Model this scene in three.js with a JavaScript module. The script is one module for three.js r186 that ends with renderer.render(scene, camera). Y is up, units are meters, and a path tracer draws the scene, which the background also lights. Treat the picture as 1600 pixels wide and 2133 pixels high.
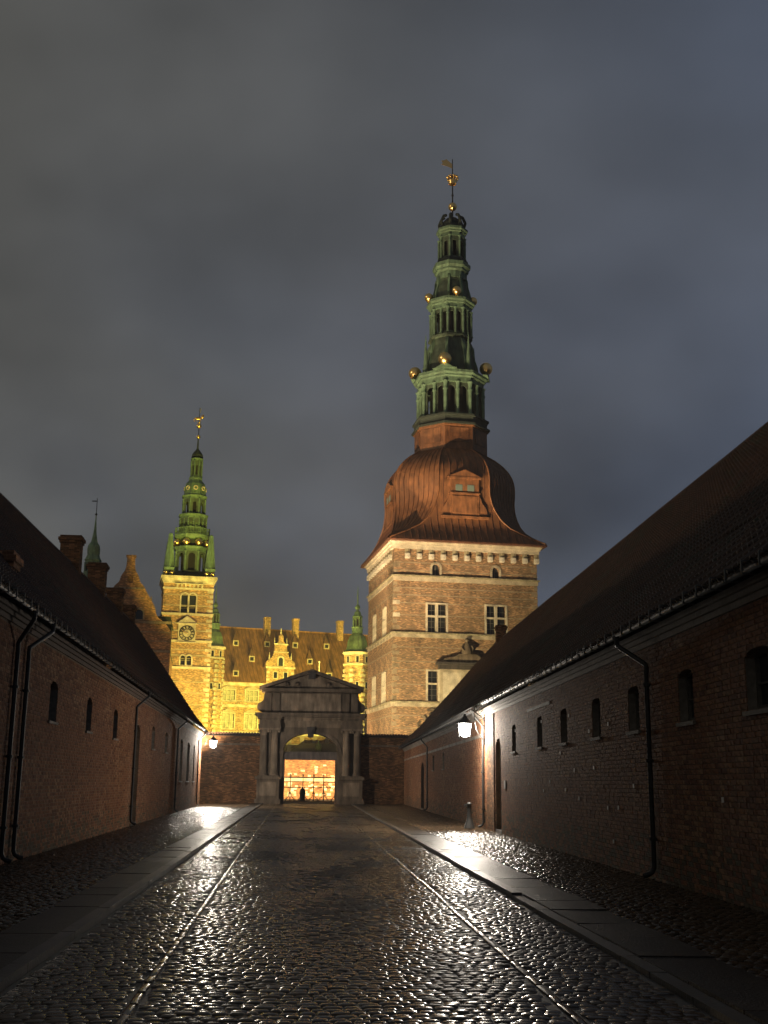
import * as THREE from 'three';
import { mergeGeometries } from 'three/addons/utils/BufferGeometryUtils.js';
import { ImprovedNoise } from 'three/addons/math/ImprovedNoise.js';

// ------------------------------------------------------------------ camera, sky, moon, exposure
const scene = new THREE.Scene();
const F = 2400, PITCH = Math.atan(565.2 / F), YAW = 0.06242, ROLL = 0.0105;
const camera = new THREE.PerspectiveCamera(2 * Math.atan(1066.5 / F) * 180 / Math.PI, 0.75, 0.1, 3000);
camera.position.set(0, 1.6, 0);
camera.lookAt(Math.sin(YAW) * Math.cos(PITCH), 1.6 + Math.sin(PITCH), -Math.cos(YAW) * Math.cos(PITCH));
camera.rotateZ(ROLL);
camera.updateMatrixWorld(true);
const EXPOSURE = 1;

const perlin = new ImprovedNoise();
const fbm = (x, y, z, o = 4) => { let s = 0, a = 0.5, f = 1; for (let i = 0; i < o; i++) { s += a * perlin.noise(x * f, y * f, z * f); a *= 0.5; f *= 2.03; } return s; };
{
  const W = 1024, H = 512, d = new Float32Array(W * H * 4);
  for (let j = 0; j < H; j++) for (let i = 0; i < W; i++) {
    const el = ((j + 0.5) / H - 0.5) * Math.PI, az = ((i + 0.5) / W - 0.5) * 2 * Math.PI;
    const x = Math.cos(el) * Math.cos(az), y = Math.sin(el), z = Math.cos(el) * Math.sin(az);
    const k = 1.6 / (Math.max(y, 0) + 0.42);
    const n = fbm(x * k * 1.5 + 3.1, z * k * 1.5 - 1.7, 0.4, 5), m = fbm(x * k * 0.6 - 7.7, z * k * 0.6 + 2.2, 4.4, 3);
    const warm = Math.min(1, Math.max(0, 0.42 + 0.9 * m - 1.5 * x));
    const b = 1.1 + 1.15 * n;
    const o = (j * W + i) * 4;
    d[o] = (0.056 + 0.034 * warm) * b; d[o + 1] = (0.068 + 0.020 * warm) * b; d[o + 2] = (0.095 - 0.018 * warm) * b; d[o + 3] = 1;
  }
  const t = new THREE.DataTexture(d, W, H, THREE.RGBAFormat, THREE.FloatType);
  t.mapping = THREE.EquirectangularReflectionMapping; t.magFilter = THREE.LinearFilter; t.needsUpdate = true;
  scene.background = t; scene.environment = t;
}
const moon = new THREE.DirectionalLight(new THREE.Color().setRGB(1, 0.76, 0.5), 0.5);
moon.position.set(-100, 19, 34); moon.castShadow = true; moon.shadow.radius = 3;
Object.assign(moon.shadow.camera, { left: -60, right: 60, top: 80, bottom: -80, near: 1, far: 300 });
scene.add(moon);
scene.fog = new THREE.FogExp2(new THREE.Color().setRGB(0.8, 0.82, 0.85), 0.0004);

// ------------------------------------------------------------------ helpers
function rng(seed) { let a = seed >>> 0; return () => { a = (a + 0x6D2B79F5) | 0; let t = Math.imul(a ^ (a >>> 15), 1 | a); t = (t + Math.imul(t ^ (t >>> 7), 61 | t)) ^ t; return ((t ^ (t >>> 14)) >>> 0) / 4294967296; }; }
const R = rng(20240611);
const rr = (a, b) => a + (b - a) * R();
const counts = {};
function numbered(n) { const k = counts[n] = (counts[n] ?? -1) + 1; return k ? n + '_' + String(k).padStart(3, '0') : n; }
function tag(o, label, category, group, kind) {
  if (label) o.userData.label = label;
  if (category) o.userData.category = category;
  if (group) o.userData.group = group;
  if (kind) o.userData.kind = kind;
  return o;
}
function thing(name, label, category, pos = [0, 0, 0], turn = 0, group) {
  const g = new THREE.Group(); g.name = numbered(name); g.position.set(...pos); g.rotation.y = turn; scene.add(g);
  return tag(g, label, category, group);
}
function flat(g) { const q = g.index ? g.toNonIndexed() : g; if (g._smooth) return q; q.computeVertexNormals(); return q; }
function muv(g) {                                                  // box mapping: uv in metres
  const p = g.attributes.position, n = p.count, u = new Float32Array(n * 2), a = new THREE.Vector3(), b = new THREE.Vector3(), c = new THREE.Vector3();
  for (let i = 0; i < n; i += 3) {
    a.fromBufferAttribute(p, i); b.fromBufferAttribute(p, i + 1).sub(a); c.fromBufferAttribute(p, i + 2).sub(a); b.cross(c);
    const x = Math.abs(b.x), y = Math.abs(b.y), z = Math.abs(b.z);
    for (let k = 0; k < 3; k++) {
      const X = p.getX(i + k), Y = p.getY(i + k), Z = p.getZ(i + k), o = (i + k) * 2;
      if (y > x && y > z) { u[o] = X; u[o + 1] = Z; } else if (x > z) { u[o] = Z; u[o + 1] = Y; } else { u[o] = X; u[o + 1] = Y; }
    }
  }
  g.setAttribute('uv', new THREE.BufferAttribute(u, 2)); return g;
}
const clean = (g) => { for (const k of Object.keys(g.attributes)) if (!['position', 'normal', 'uv'].includes(k)) g.deleteAttribute(k); return g; };
function join(geos) {
  const l = [].concat(geos).map((g) => muv(clean(flat(g))));
  return l.length > 1 ? mergeGeometries(l) : l[0];
}
function shade(o) { o.castShadow = o.receiveShadow = true; return o; }
function part(name, geos, m, parent, label) {
  const o = shade(new THREE.Mesh(geos.isBufferGeometry && geos._done ? geos : join(geos), m));
  o.name = name; if (parent) parent.add(o); if (label) o.userData.label = label;
  return o;
}
const done = (geos) => { const g = join(geos); g._done = true; return g; };
const B = (w, h, d, x = 0, y = 0, z = 0, rx = 0, ry = 0, rz = 0) => { const g = new THREE.BoxGeometry(w, h, d); if (rx) g.rotateX(rx); if (ry) g.rotateY(ry); if (rz) g.rotateZ(rz); return g.translate(x, y, z); };
const B0 = (x0, x1, y0, y1, z0, z1) => B(x1 - x0, y1 - y0, z1 - z0, (x0 + x1) / 2, (y0 + y1) / 2, (z0 + z1) / 2);
const smooth = (g) => { g._smooth = true; return g; };
const Cy = (rt, rb, h, x, y, z, n = 12) => smooth(new THREE.CylinderGeometry(rt, rb, h, n).translate(x, y + h / 2, z));
const Sp = (r, x, y, z, a = 20, b = 14) => smooth(new THREE.SphereGeometry(r, a, b).translate(x, y, z));
const Lathe = (pts, n, x = 0, y = 0, z = 0, sm = true) => { const g = new THREE.LatheGeometry(pts.map((p) => new THREE.Vector2(p[0], p[1])), n); if (!sm) g.rotateY(Math.PI / 8); g.translate(x, y, z); return sm ? smooth(g) : g; };
const Oct = (pts, x = 0, z = 0) => Lathe(pts, 8, x, 0, z, false);
const Tube = (pts, r, n = 8, seg) => smooth(new THREE.TubeGeometry(new THREE.CatmullRomCurve3(pts.map((p) => new THREE.Vector3(...p)), false, 'catmullrom', 0.12), seg ?? pts.length * 5, r, n));
function shapeOf(pts) { const s = new THREE.Shape(); pts.forEach((p, i) => (i ? s.lineTo(p[0], p[1]) : s.moveTo(p[0], p[1]))); s.closePath(); return s; }
const Ext = (s, d, z = 0, bev = 0) => new THREE.ExtrudeGeometry(s, bev ? { depth: d - 2 * bev, bevelEnabled: true, bevelThickness: bev, bevelSize: bev, bevelSegments: 1, curveSegments: 16 } : { depth: d, bevelEnabled: false, curveSegments: 16 }).translate(0, 0, z + bev);
function archPts(s0, s1, y0, y1, rise, n = 14) {
  const p = [[s0, y0], [s1, y0], [s1, y1]], c = (s0 + s1) / 2, w = (s1 - s0) / 2;
  if (rise > 0) for (let i = 1; i < n; i++) { const a = Math.PI * i / n; p.push([c + w * Math.cos(a), y1 + rise * Math.sin(a)]); }
  p.push([s0, y1]); return p;
}
function withHoles(outer, holes) { const s = shapeOf(outer); for (const h of holes) { const p = new THREE.Path(); h.forEach((q, i) => (i ? p.lineTo(q[0], q[1]) : p.moveTo(q[0], q[1]))); p.closePath(); s.holes.push(p); } return s; }

// ------------------------------------------------------------------ textures
function tex(n, fn, srgb, rep = 1) {
  const d = new Uint8Array(n * n * 4);
  for (let j = 0; j < n; j++) for (let i = 0; i < n; i++) { const c = fn(i / n, j / n, i, j), o = (j * n + i) * 4; for (let k = 0; k < 3; k++) d[o + k] = Math.max(0, Math.min(255, Math.round(255 * (Array.isArray(c) ? c[k] : c)))); d[o + 3] = 255; }
  const t = new THREE.DataTexture(d, n, n, THREE.RGBAFormat);
  t.wrapS = t.wrapT = THREE.RepeatWrapping; t.magFilter = THREE.LinearFilter; t.repeat.set(rep, rep);
  if (srgb) t.colorSpace = THREE.SRGBColorSpace;
  t.needsUpdate = true; return t;
}
// tileable noise: blend of shifted copies
const tn = (u, v, f, s) => { const a = (x, y) => fbm(x * f, y * f, s, 4), w = u, q = v; return (a(u, v) * (1 - w) + a(u - 1, v) * w) * (1 - q) + (a(u, v - 1) * (1 - w) + a(u - 1, v - 1) * w) * q; };
const grainA = tex(512, (u, v) => { const n = tn(u, v, 5, 1.3), k = tn(u, v, 40, 8.1); const b = 0.86 + 0.5 * n + 0.28 * k; return [b, b, b]; }, true, 0.31);
const grainBump = tex(512, (u, v) => 0.5 + 0.5 * tn(u, v, 30, 2.2) + 0.3 * tn(u, v, 90, 5.5), false, 0.9);
const coarseBump = tex(256, (u, v) => 0.5 + 0.9 * tn(u, v, 12, 4.7), false, 2.2);
const streaks = tex(512, (u, v) => { const n = tn(u, v * 0.25, 22, 3.3), k = tn(u, v, 7, 6.1), b = 0.82 + 0.55 * n + 0.35 * k; return [b, b, b]; }, true, 0.16);
const speck = tex(512, (u, v) => { const b = 0.7 + 0.7 * tn(u, v, 60, 9.1) + 0.6 * tn(u, v, 6, 2.7); return [b, b, b]; }, true, 0.8);
const RR = rng(5);
const brickTone = Array.from({ length: 32 * 40 }, () => RR());
function brickAt(u, v) { // 12 bricks wide x 36 courses
  const row = Math.floor(v * 36), fy = v * 36 - row, off = row % 2 ? 0.5 : 0, x = u * 12 + off, col = Math.floor(x), fx = x - col;
  return { joint: fy < 0.16 || fx < 0.055, t: brickTone[(row * 31 + (col % 12) * 7) % brickTone.length] };
}
const brickMap = tex(1024, (u, v) => {
  const b = brickAt(u, v), n = 0.5 * tn(u, v, 60, 1.9), l = 0.5 * tn(u, v, 4, 7.9);
  if (b.joint) return [0.62 + n * 0.4, 0.56 + n * 0.4, 0.48 + n * 0.4];
  const k = 0.46 + 0.72 * b.t + n * 0.8 + l * 1.3;
  return b.t > 0.86 ? [0.48 * k, 0.38 * k, 0.31 * k] : b.t < 0.2 ? [0.92 * k, 0.79 * k, 0.62 * k] : [0.75 * k, 0.61 * k, 0.47 * k];
}, true, 1 / 3);
const brickBump = tex(1024, (u, v) => (brickAt(u, v).joint ? 0.15 : 0.7 + 0.3 * brickAt(u, v).t + 0.3 * tn(u, v, 60, 3.9)), false, 1 / 3);

// ------------------------------------------------------------------ materials
const rgb = (r, g, b) => new THREE.Color().setRGB(r, g, b);
const mat = (c, roughness = 0.85, o = {}) => new THREE.MeshStandardMaterial({ color: rgb(...c), roughness, side: THREE.DoubleSide, ...o });
const wet = (c, roughness, specularIntensity, o = {}) => new THREE.MeshPhysicalMaterial({ color: rgb(...c), roughness, specularIntensity, side: THREE.DoubleSide, ...o });
const M = {
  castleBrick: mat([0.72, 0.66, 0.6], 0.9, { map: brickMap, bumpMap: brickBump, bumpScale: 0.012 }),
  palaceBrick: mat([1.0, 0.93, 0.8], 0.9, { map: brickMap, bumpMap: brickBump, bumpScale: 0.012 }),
  wallBrick: wet([0.37, 0.285, 0.23], 0.85, 0.3, { map: brickMap, bumpMap: brickBump, bumpScale: 0.012 }),
  sand: mat([0.48, 0.41, 0.30], 0.88, { map: grainA, bumpMap: grainBump, bumpScale: 0.012 }),
  sandPale: mat([0.62, 0.55, 0.43], 0.85, { map: grainA, bumpMap: grainBump, bumpScale: 0.01 }),
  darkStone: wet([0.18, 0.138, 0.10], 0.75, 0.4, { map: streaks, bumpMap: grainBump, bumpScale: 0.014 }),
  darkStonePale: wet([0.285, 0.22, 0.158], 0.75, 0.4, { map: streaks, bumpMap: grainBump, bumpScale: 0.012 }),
  domeRed: mat([0.22, 0.092, 0.036], 0.6, { map: streaks }),
  domeSeam: mat([0.13, 0.05, 0.026], 0.6, { map: streaks }),
  green: mat([0.135, 0.235, 0.145], 0.7, { map: streaks, bumpMap: grainBump, bumpScale: 0.01 }),
  greenDark: mat([0.03, 0.045, 0.035], 0.8, { map: streaks }),
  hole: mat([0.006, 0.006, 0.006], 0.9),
  gold: mat([0.98, 0.7, 0.27], 0.32, { metalness: 1 }),
  goldRough: mat([0.9, 0.62, 0.25], 0.45, { metalness: 1 }),
  wingRoof: mat([0.32, 0.15, 0.058], 0.8, { map: streaks }),
  tile: wet([1, 1, 1], 0.6, 0.45, { map: grainA, bumpMap: coarseBump, bumpScale: 0.0015 }),
  roofBase: mat([0.03, 0.02, 0.016], 0.9),
  mortar: wet([0.30, 0.215, 0.15], 0.9, 0.3, { map: grainA, bumpMap: grainBump, bumpScale: 0.006 }),
  brick: wet([1.62, 1.72, 1.6], 0.85, 0.2, { map: grainA, bumpMap: coarseBump, bumpScale: 0.0018 }),  // brick tone lifted evenly, standing in for warm lamp light
  render: mat([0.30, 0.26, 0.215], 0.8, { map: grainA, bumpMap: grainBump, bumpScale: 0.006 }),
  zinc: mat([0.09, 0.09, 0.088], 0.5, { metalness: 0.5, map: streaks }),
  pipe: mat([0.035, 0.034, 0.032], 0.55, { metalness: 0.2, map: streaks }),
  iron: mat([0.02, 0.021, 0.022], 0.5, { metalness: 0.4 }),
  white: mat([0.5, 0.48, 0.44], 0.6, { map: grainA }),
  frameDark: mat([0.15, 0.135, 0.11], 0.6, { map: grainA }),
  door: mat([0.035, 0.04, 0.045], 0.5, { map: streaks }),
  glass: mat([0.012, 0.014, 0.017], 0.08),
  paneOld: mat([0.02, 0.025, 0.03], 0.2),
  panePale: mat([0.42, 0.42, 0.30], 0.35, { map: grainA }),
  cobble: wet([1.65, 1.38, 1.05], 0.22, 0.5, { map: grainA, bumpMap: coarseBump, bumpScale: 0.0006 }),
  cobbleDull: wet([1.5, 1.25, 0.95], 0.42, 0.4, { map: grainA, bumpMap: coarseBump, bumpScale: 0.001 }),
  slab: wet([0.052, 0.043, 0.034], 0.42, 0.45, { map: speck, bumpMap: grainBump, bumpScale: 0.014 }),
  kerb: wet([0.08, 0.075, 0.068], 0.4, 0.7, { map: grainA, bumpMap: grainBump, bumpScale: 0.008 }),
  grit: mat([0.02, 0.018, 0.015], 0.55, { map: grainA, bumpMap: grainBump, bumpScale: 0.01 }),
  earth: mat([0.03, 0.028, 0.022], 0.95, { map: grainA }),
};
const glow = (c, k) => new THREE.MeshStandardMaterial({ color: rgb(0.9, 0.9, 0.9), emissive: rgb(...c), emissiveIntensity: k, roughness: 0.4 });

// many alike pieces: the 300 that show largest as parts of their own, the others joined as one stuff part
const MAX_SINGLE = 300;
const frustum = new THREE.Frustum().setFromProjectionMatrix(new THREE.Matrix4().multiplyMatrices(camera.projectionMatrix, camera.matrixWorldInverse));
function pieces(parent, name, geos, m, list, palette, single = MAX_SINGLE) {
  scene.updateMatrixWorld(true);
  const v = new THREE.Vector3();
  for (const p of list) {
    v.setFromMatrixPosition(p.m).applyMatrix4(parent.matrixWorld);
    p.d = frustum.containsPoint(v) ? v.distanceTo(camera.position) : 1e4 + v.distanceTo(camera.position);
  }
  list.sort((a, b) => a.d - b.d);
  const mats = palette.map((c) => { const k = m.clone(); k.color = rgb(...c).multiply(m.color); return k; });
  const n = Math.min(single, list.length);
  for (let i = 0; i < n; i++) {
    const o = shade(new THREE.Mesh(geos[list[i].g ?? 0], mats[list[i].c])); o.name = name + (i ? '_' + String(i).padStart(3, '0') : '');
    list[i].m.decompose(o.position, o.quaternion, o.scale); parent.add(o);
  }
  for (let g = 0; g < geos.length; g++) {
    const l = list.slice(n).filter((p) => (p.g ?? 0) === g);
    if (!l.length) continue;
    const im = shade(new THREE.InstancedMesh(geos[g], m, l.length)); im.name = name + '_mass' + (g ? '_' + String(g).padStart(3, '0') : ''); im.userData.kind = 'stuff';
    l.forEach((p, i) => { im.setMatrixAt(i, p.m); im.setColorAt(i, rgb(...palette[p.c])); });
    parent.add(im);
  }
}
const mx = (x, y, z, rx, ry, rz, sx, sy, sz) => new THREE.Matrix4().compose(new THREE.Vector3(x, y, z), new THREE.Quaternion().setFromEuler(new THREE.Euler(rx, ry, rz)), new THREE.Vector3(sx, sy, sz));

// ------------------------------------------------------------------ the ground and the street
tag(part(numbered('ground'), B(900, 0.1, 900, 0, -0.19, -300), M.earth, scene), 'dark ground around and beyond the street', null, null, 'structure');
const kerbL = (d) => -2.22 - 0.012 * d, kerbR = (d) => 2.93 + 0.005 * d, chanL = (d) => -1.13 - 0.0125 * d, chanR = () => 1.95;
const wallL = (d) => -5.1 - 0.026 * d, wallR = (d) => 5.55 + 0.021 * d;
const FAR = 92, NEAR = 5;
const wave = (x, d) => 0.03 * fbm(x * 0.45, d * 0.3, 7.7, 3), waveX = (x, d) => (wave(x + 0.2, d) - wave(x - 0.2, d)) / 0.4, waveD = (x, d) => (wave(x, d + 0.2) - wave(x, d - 0.2)) / 0.4;
const pick = (x, d, n) => Math.max(0, Math.min(n - 1, Math.floor(n * (0.5 + 0.9 * fbm(x * 0.35, d * 0.25, 3.3, 3) + rr(-0.42, 0.42)))));
function settGeo(seed, n = 5) {                                    // worn sett: a domed top and four sides, unit footprint
  const q = rng(seed), P = [], U = [], I = [];
  const edge = Array.from({ length: 8 }, () => q());
  for (let j = 0; j <= n; j++) for (let i = 0; i <= n; i++) {
    const a = i / n * 2 - 1, b = j / n * 2 - 1, A = Math.abs(a), C = Math.abs(b);
    const k = 1 - 0.08 * A * A * C * C * (0.6 + edge[(a > 0) + 2 * (b > 0)]);
    const h = (1 - 0.8 * A ** 8) * (1 - 0.85 * C ** 5) + (A < 0.99 && C < 0.99 ? 0.14 * (q() - 0.5) : 0);
    P.push(a * 0.5 * k, h, b * 0.5 * k); U.push(a * 0.22 + seed * 0.37, b * 0.22 + seed * 0.71);
  }
  const id = (i, j) => j * (n + 1) + i;
  for (let j = 0; j < n; j++) for (let i = 0; i < n; i++) I.push(id(i, j), id(i, j + 1), id(i + 1, j), id(i + 1, j), id(i, j + 1), id(i + 1, j + 1));
  const rim = []; for (let i = 0; i < n; i++) rim.push(id(i, 0)); for (let i = 0; i < n; i++) rim.push(id(n, i)); for (let i = n; i > 0; i--) rim.push(id(i, n)); for (let i = n; i > 0; i--) rim.push(id(0, i));
  const base = P.length / 3;
  rim.forEach((r) => { P.push(P[r * 3], P[r * 3 + 1], P[r * 3 + 2], P[r * 3] * 1.04, -1.6, P[r * 3 + 2] * 1.04); U.push(U[r * 2], U[r * 2 + 1], U[r * 2], U[r * 2 + 1]); });
  rim.forEach((r, k) => { const a = base + 2 * k, b = base + 2 * ((k + 1) % rim.length); I.push(a, b, a + 1, b, b + 1, a + 1); });
  const g = new THREE.BufferGeometry();
  g.setAttribute('position', new THREE.Float32BufferAttribute(P, 3)); g.setAttribute('uv', new THREE.Float32BufferAttribute(U, 2)); g.setIndex(I); g.computeVertexNormals(); return g;
}
const setts = [1, 2, 3, 4].map((s) => settGeo(s));
const strip = (xa, xb, d0, d1, y, th) => { // a sheet between two lines running along the street
  const s = shapeOf([[xa(d0), d0], [xb(d0), d0], [xb(d1), d1], [xa(d1), d1]]);
  return Ext(s, th).rotateX(-Math.PI / 2).translate(0, y - th, 0);
};
const stonePal = [[0.048, 0.040, 0.033], [0.058, 0.048, 0.039], [0.038, 0.034, 0.030], [0.056, 0.042, 0.031], [0.068, 0.058, 0.048], [0.045, 0.036, 0.027]];
{
  const RP = [], RI = [], NX = 24, ND = 260;
  for (let j = 0; j <= ND; j++) for (let i = 0; i <= NX; i++) { const d = NEAR + (FAR - NEAR) * j / ND, x = kerbL(d) + (kerbR(d) - kerbL(d)) * i / NX; RP.push(x, -0.0135 + wave(x, d), -d); if (i < NX && j < ND) { const a = j * (NX + 1) + i, b = a + NX + 1; RI.push(a, a + 1, b, a + 1, b + 1, b); } }
  const rg = new THREE.BufferGeometry(); rg.setAttribute('position', new THREE.Float32BufferAttribute(RP, 3)); rg.setIndex(RI);
  const road = part('road', rg, M.grit, scene);
  tag(road, 'wet cobbled roadway running up to the gateway', null, null, 'structure');
  const list = [];
  let d = NEAR + 0.1, row = 0;
  while (d < FAR - 0.2) {
    const pitch = rr(0.098, 0.12);
    let x = kerbL(d) + 0.03 + rr(0, 0.05);
    while (x < kerbR(d) - 0.05) {
      const w = rr(0.09, 0.17), c = x + w / 2;
      const clear = Math.min(Math.abs(c - chanL(d)), Math.abs(c - chanR(d))) > 0.075;
      if (clear && x + w < kerbR(d)) list.push({ g: Math.floor(rr(0, 4)), c: pick(c, d, 6), m: mx(c, -0.011 + wave(c, d) + rr(-0.005, 0.005), -(d + pitch / 2 + 0.02 * Math.sin(x * 1.7 + d * 0.6)), rr(-0.05, 0.05) + waveD(c, d), rr(-0.06, 0.06), rr(-0.022, 0.022) + waveX(c, d), w - 0.012, 0.0085, pitch - 0.01) });
      x += w;
    }
    d += pitch; row++;
  }
  for (const [f, y] of [[chanL, 0.004], [chanR, 0.004]]) for (let q = NEAR; q < FAR - 0.4;) {
    const l = rr(0.28, 0.5), a = f === chanL ? 0.0125 : 0;
    list.push({ g: Math.floor(rr(0, 4)), c: Math.floor(rr(0, 6)), m: mx(f(q + l / 2), y - 0.006 + wave(f(q + l / 2), q + l / 2), -(q + l / 2), rr(-0.03, 0.03), a + rr(-0.03, 0.03), rr(-0.05, 0.05), 0.06, 0.008, l - 0.012) });
    q += l;
  }
  // worn, drier patches between the wet ones
  const dull = list.filter((p) => { const e = p.m.elements; return fbm(e[12] * 0.5, e[14] * 0.22, 9.9, 3) + rr(-0.16, 0.16) > 0.1; }), inDull = new Set(dull), shiny = list.filter((p) => !inDull.has(p));
  pieces(road, 'cobble', setts, M.cobble, shiny, stonePal, 200);
  pieces(road, 'dull_cobble', setts, M.cobbleDull, dull, stonePal, 100);
}
function pavement(name, label, sgn, kerb, wall, dEnd) {
  const K = (d) => kerb(d) + sgn * 0.16, S = (d) => kerb(d) + sgn * (sgn < 0 ? 0.76 : 0.88), Wl = (d) => wall(d) + sgn * 0.02;
  const top = 0.05, o = part(name, sgn < 0 ? strip(Wl, K, NEAR, dEnd, top - 0.03, 0.12) : strip(K, Wl, NEAR, dEnd, top - 0.03, 0.12), M.grit, scene);
  tag(o, label, null, null, 'structure');
  const sl = [0.85, 1.0, 1.25, 0.68].map((k) => { const m = M.slab.clone(); m.color.multiplyScalar(k); return m; });
  for (let d = NEAR, i = 0; d < dEnd - 0.3; i++) {                // smooth slabs along the kerb
    const l = Math.min(rr(0.9, 1.6), dEnd - d), g = new THREE.Matrix4();
    const s = Ext(shapeOf([[K(d + 0.01), d + 0.01], [S(d + 0.01), d + 0.01], [S(d + l - 0.012), d + l - 0.012], [K(d + l - 0.012), d + l - 0.012]]), 0.05).rotateX(-Math.PI / 2);
    part('paving_slab' + (i ? '_' + String(i).padStart(3, '0') : ''), s.translate(-K(d), 0, d).rotateZ(rr(-0.012, 0.012)).rotateX(rr(-0.006, 0.006)).translate(K(d), top - 0.047 + rr(-0.006, 0.006), -d), sl[Math.floor(rr(0, 4))], o);
    d += l;
  }
  const list = [];
  let d = NEAR, row = 0;
  while (d < dEnd - 0.1) {
    const a = S(d), b = Wl(d), n = Math.floor(Math.abs(b - a) / 0.135);
    for (let i = 0; i < n; i++) {
      const x = a + (b - a) * (i + 0.5 + (row % 2 ? 0.25 : -0.25)) / n + rr(-0.02, 0.02), s = rr(0.1, 0.15);
      list.push({ g: Math.floor(rr(0, 4)), c: Math.floor(rr(0, 6)), m: mx(x, top - 0.016 + rr(-0.008, 0.008), -(d + 0.06 + rr(-0.02, 0.02)), rr(-0.09, 0.09), rr(-0.6, 0.6), rr(-0.07, 0.07), s, 0.015, s * rr(0.75, 1)) });
    }
    d += 0.122; row++;
  }
  pieces(o, 'cobble', setts, M.cobble, list, stonePal);
}
pavement('pavement_left', 'cobbled pavement with smooth slabs below the left stable', -1, kerbL, wallL, 91);
pavement('pavement_right', 'cobbled pavement with smooth slabs below the right stable', 1, kerbR, wallR, 91);
function kerb(name, label, f, sgn, low) {
  const g = new THREE.Group(); g.name = name; scene.add(g); tag(g, label, null, null, 'structure');
  for (let d = NEAR, i = 0; d < 91; i++) {
    const l = rr(0.85, 1.35), y = (low && d < 17.4 ? 0.035 : 0.062) + rr(-0.005, 0.005), a = f(d), b = f(d + l), x = (a + b) / 2;
    const gm = new THREE.BoxGeometry(0.15, 0.2, l - 0.012).rotateZ(rr(-0.02, 0.02)).rotateX(rr(-0.004, 0.004)).rotateY(Math.atan2(b - a, -l) + Math.PI + rr(-0.006, 0.006)).translate(x + sgn * 0.08, y - 0.1, -(d + l / 2));
    part('kerb_stone' + (i ? '_' + String(i).padStart(3, '0') : ''), gm, M.kerb, g); d += l;
  }
}
kerb('kerb_left', 'granite kerb along the left pavement', kerbL, -1, false);
kerb('kerb_right', 'granite kerb along the right pavement, lower at its near end', kerbR, 1, true);

// ------------------------------------------------------------------ the two long stables
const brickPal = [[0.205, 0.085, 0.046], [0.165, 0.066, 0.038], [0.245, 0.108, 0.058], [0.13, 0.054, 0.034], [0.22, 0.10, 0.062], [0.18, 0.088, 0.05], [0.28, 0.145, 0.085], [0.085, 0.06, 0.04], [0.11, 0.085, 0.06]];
const tilePal = [[0.115, 0.055, 0.030], [0.092, 0.045, 0.027], [0.14, 0.068, 0.038], [0.078, 0.040, 0.026], [0.108, 0.062, 0.038], [0.075, 0.068, 0.038], [0.10, 0.085, 0.052]];
const brickGeo = [(() => { // brick with slightly chamfered front edges
  const g = new THREE.BoxGeometry(1, 1, 1), p = g.attributes.position; return g; })()];
const tileGeo = [(() => { // pantile: S across, a little thickness at the lower edge. x across, z down the slope
  const P = [], U = [], I = [], n = 8; const f = (t) => (t < 0.62 ? 0.06 * Math.sin(Math.PI * t / 0.62) : -0.02 * Math.sin(Math.PI * (t - 0.62) / 0.38));
  for (const [z, dy] of [[0.5, 0.024], [-0.5, -0.012], [0.5, -0.006]]) for (let i = 0; i <= n; i++) { P.push(i / n - 0.5, f(i / n) + dy, z); U.push(i / n * 0.4, z * 0.4); }
  for (let i = 0; i < n; i++) { I.push(i, i + 1, n + 1 + i, i + 1, n + 2 + i, n + 1 + i); const b = 2 * (n + 1); I.push(b + i, b + i + 1, i, b + i + 1, i + 1, i); }
  const g = new THREE.BufferGeometry(); g.setAttribute('position', new THREE.Float32BufferAttribute(P, 3)); g.setAttribute('uv', new THREE.Float32BufferAttribute(U, 2)); g.setIndex(I); g.computeVertexNormals(); return g;
})()];
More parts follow.
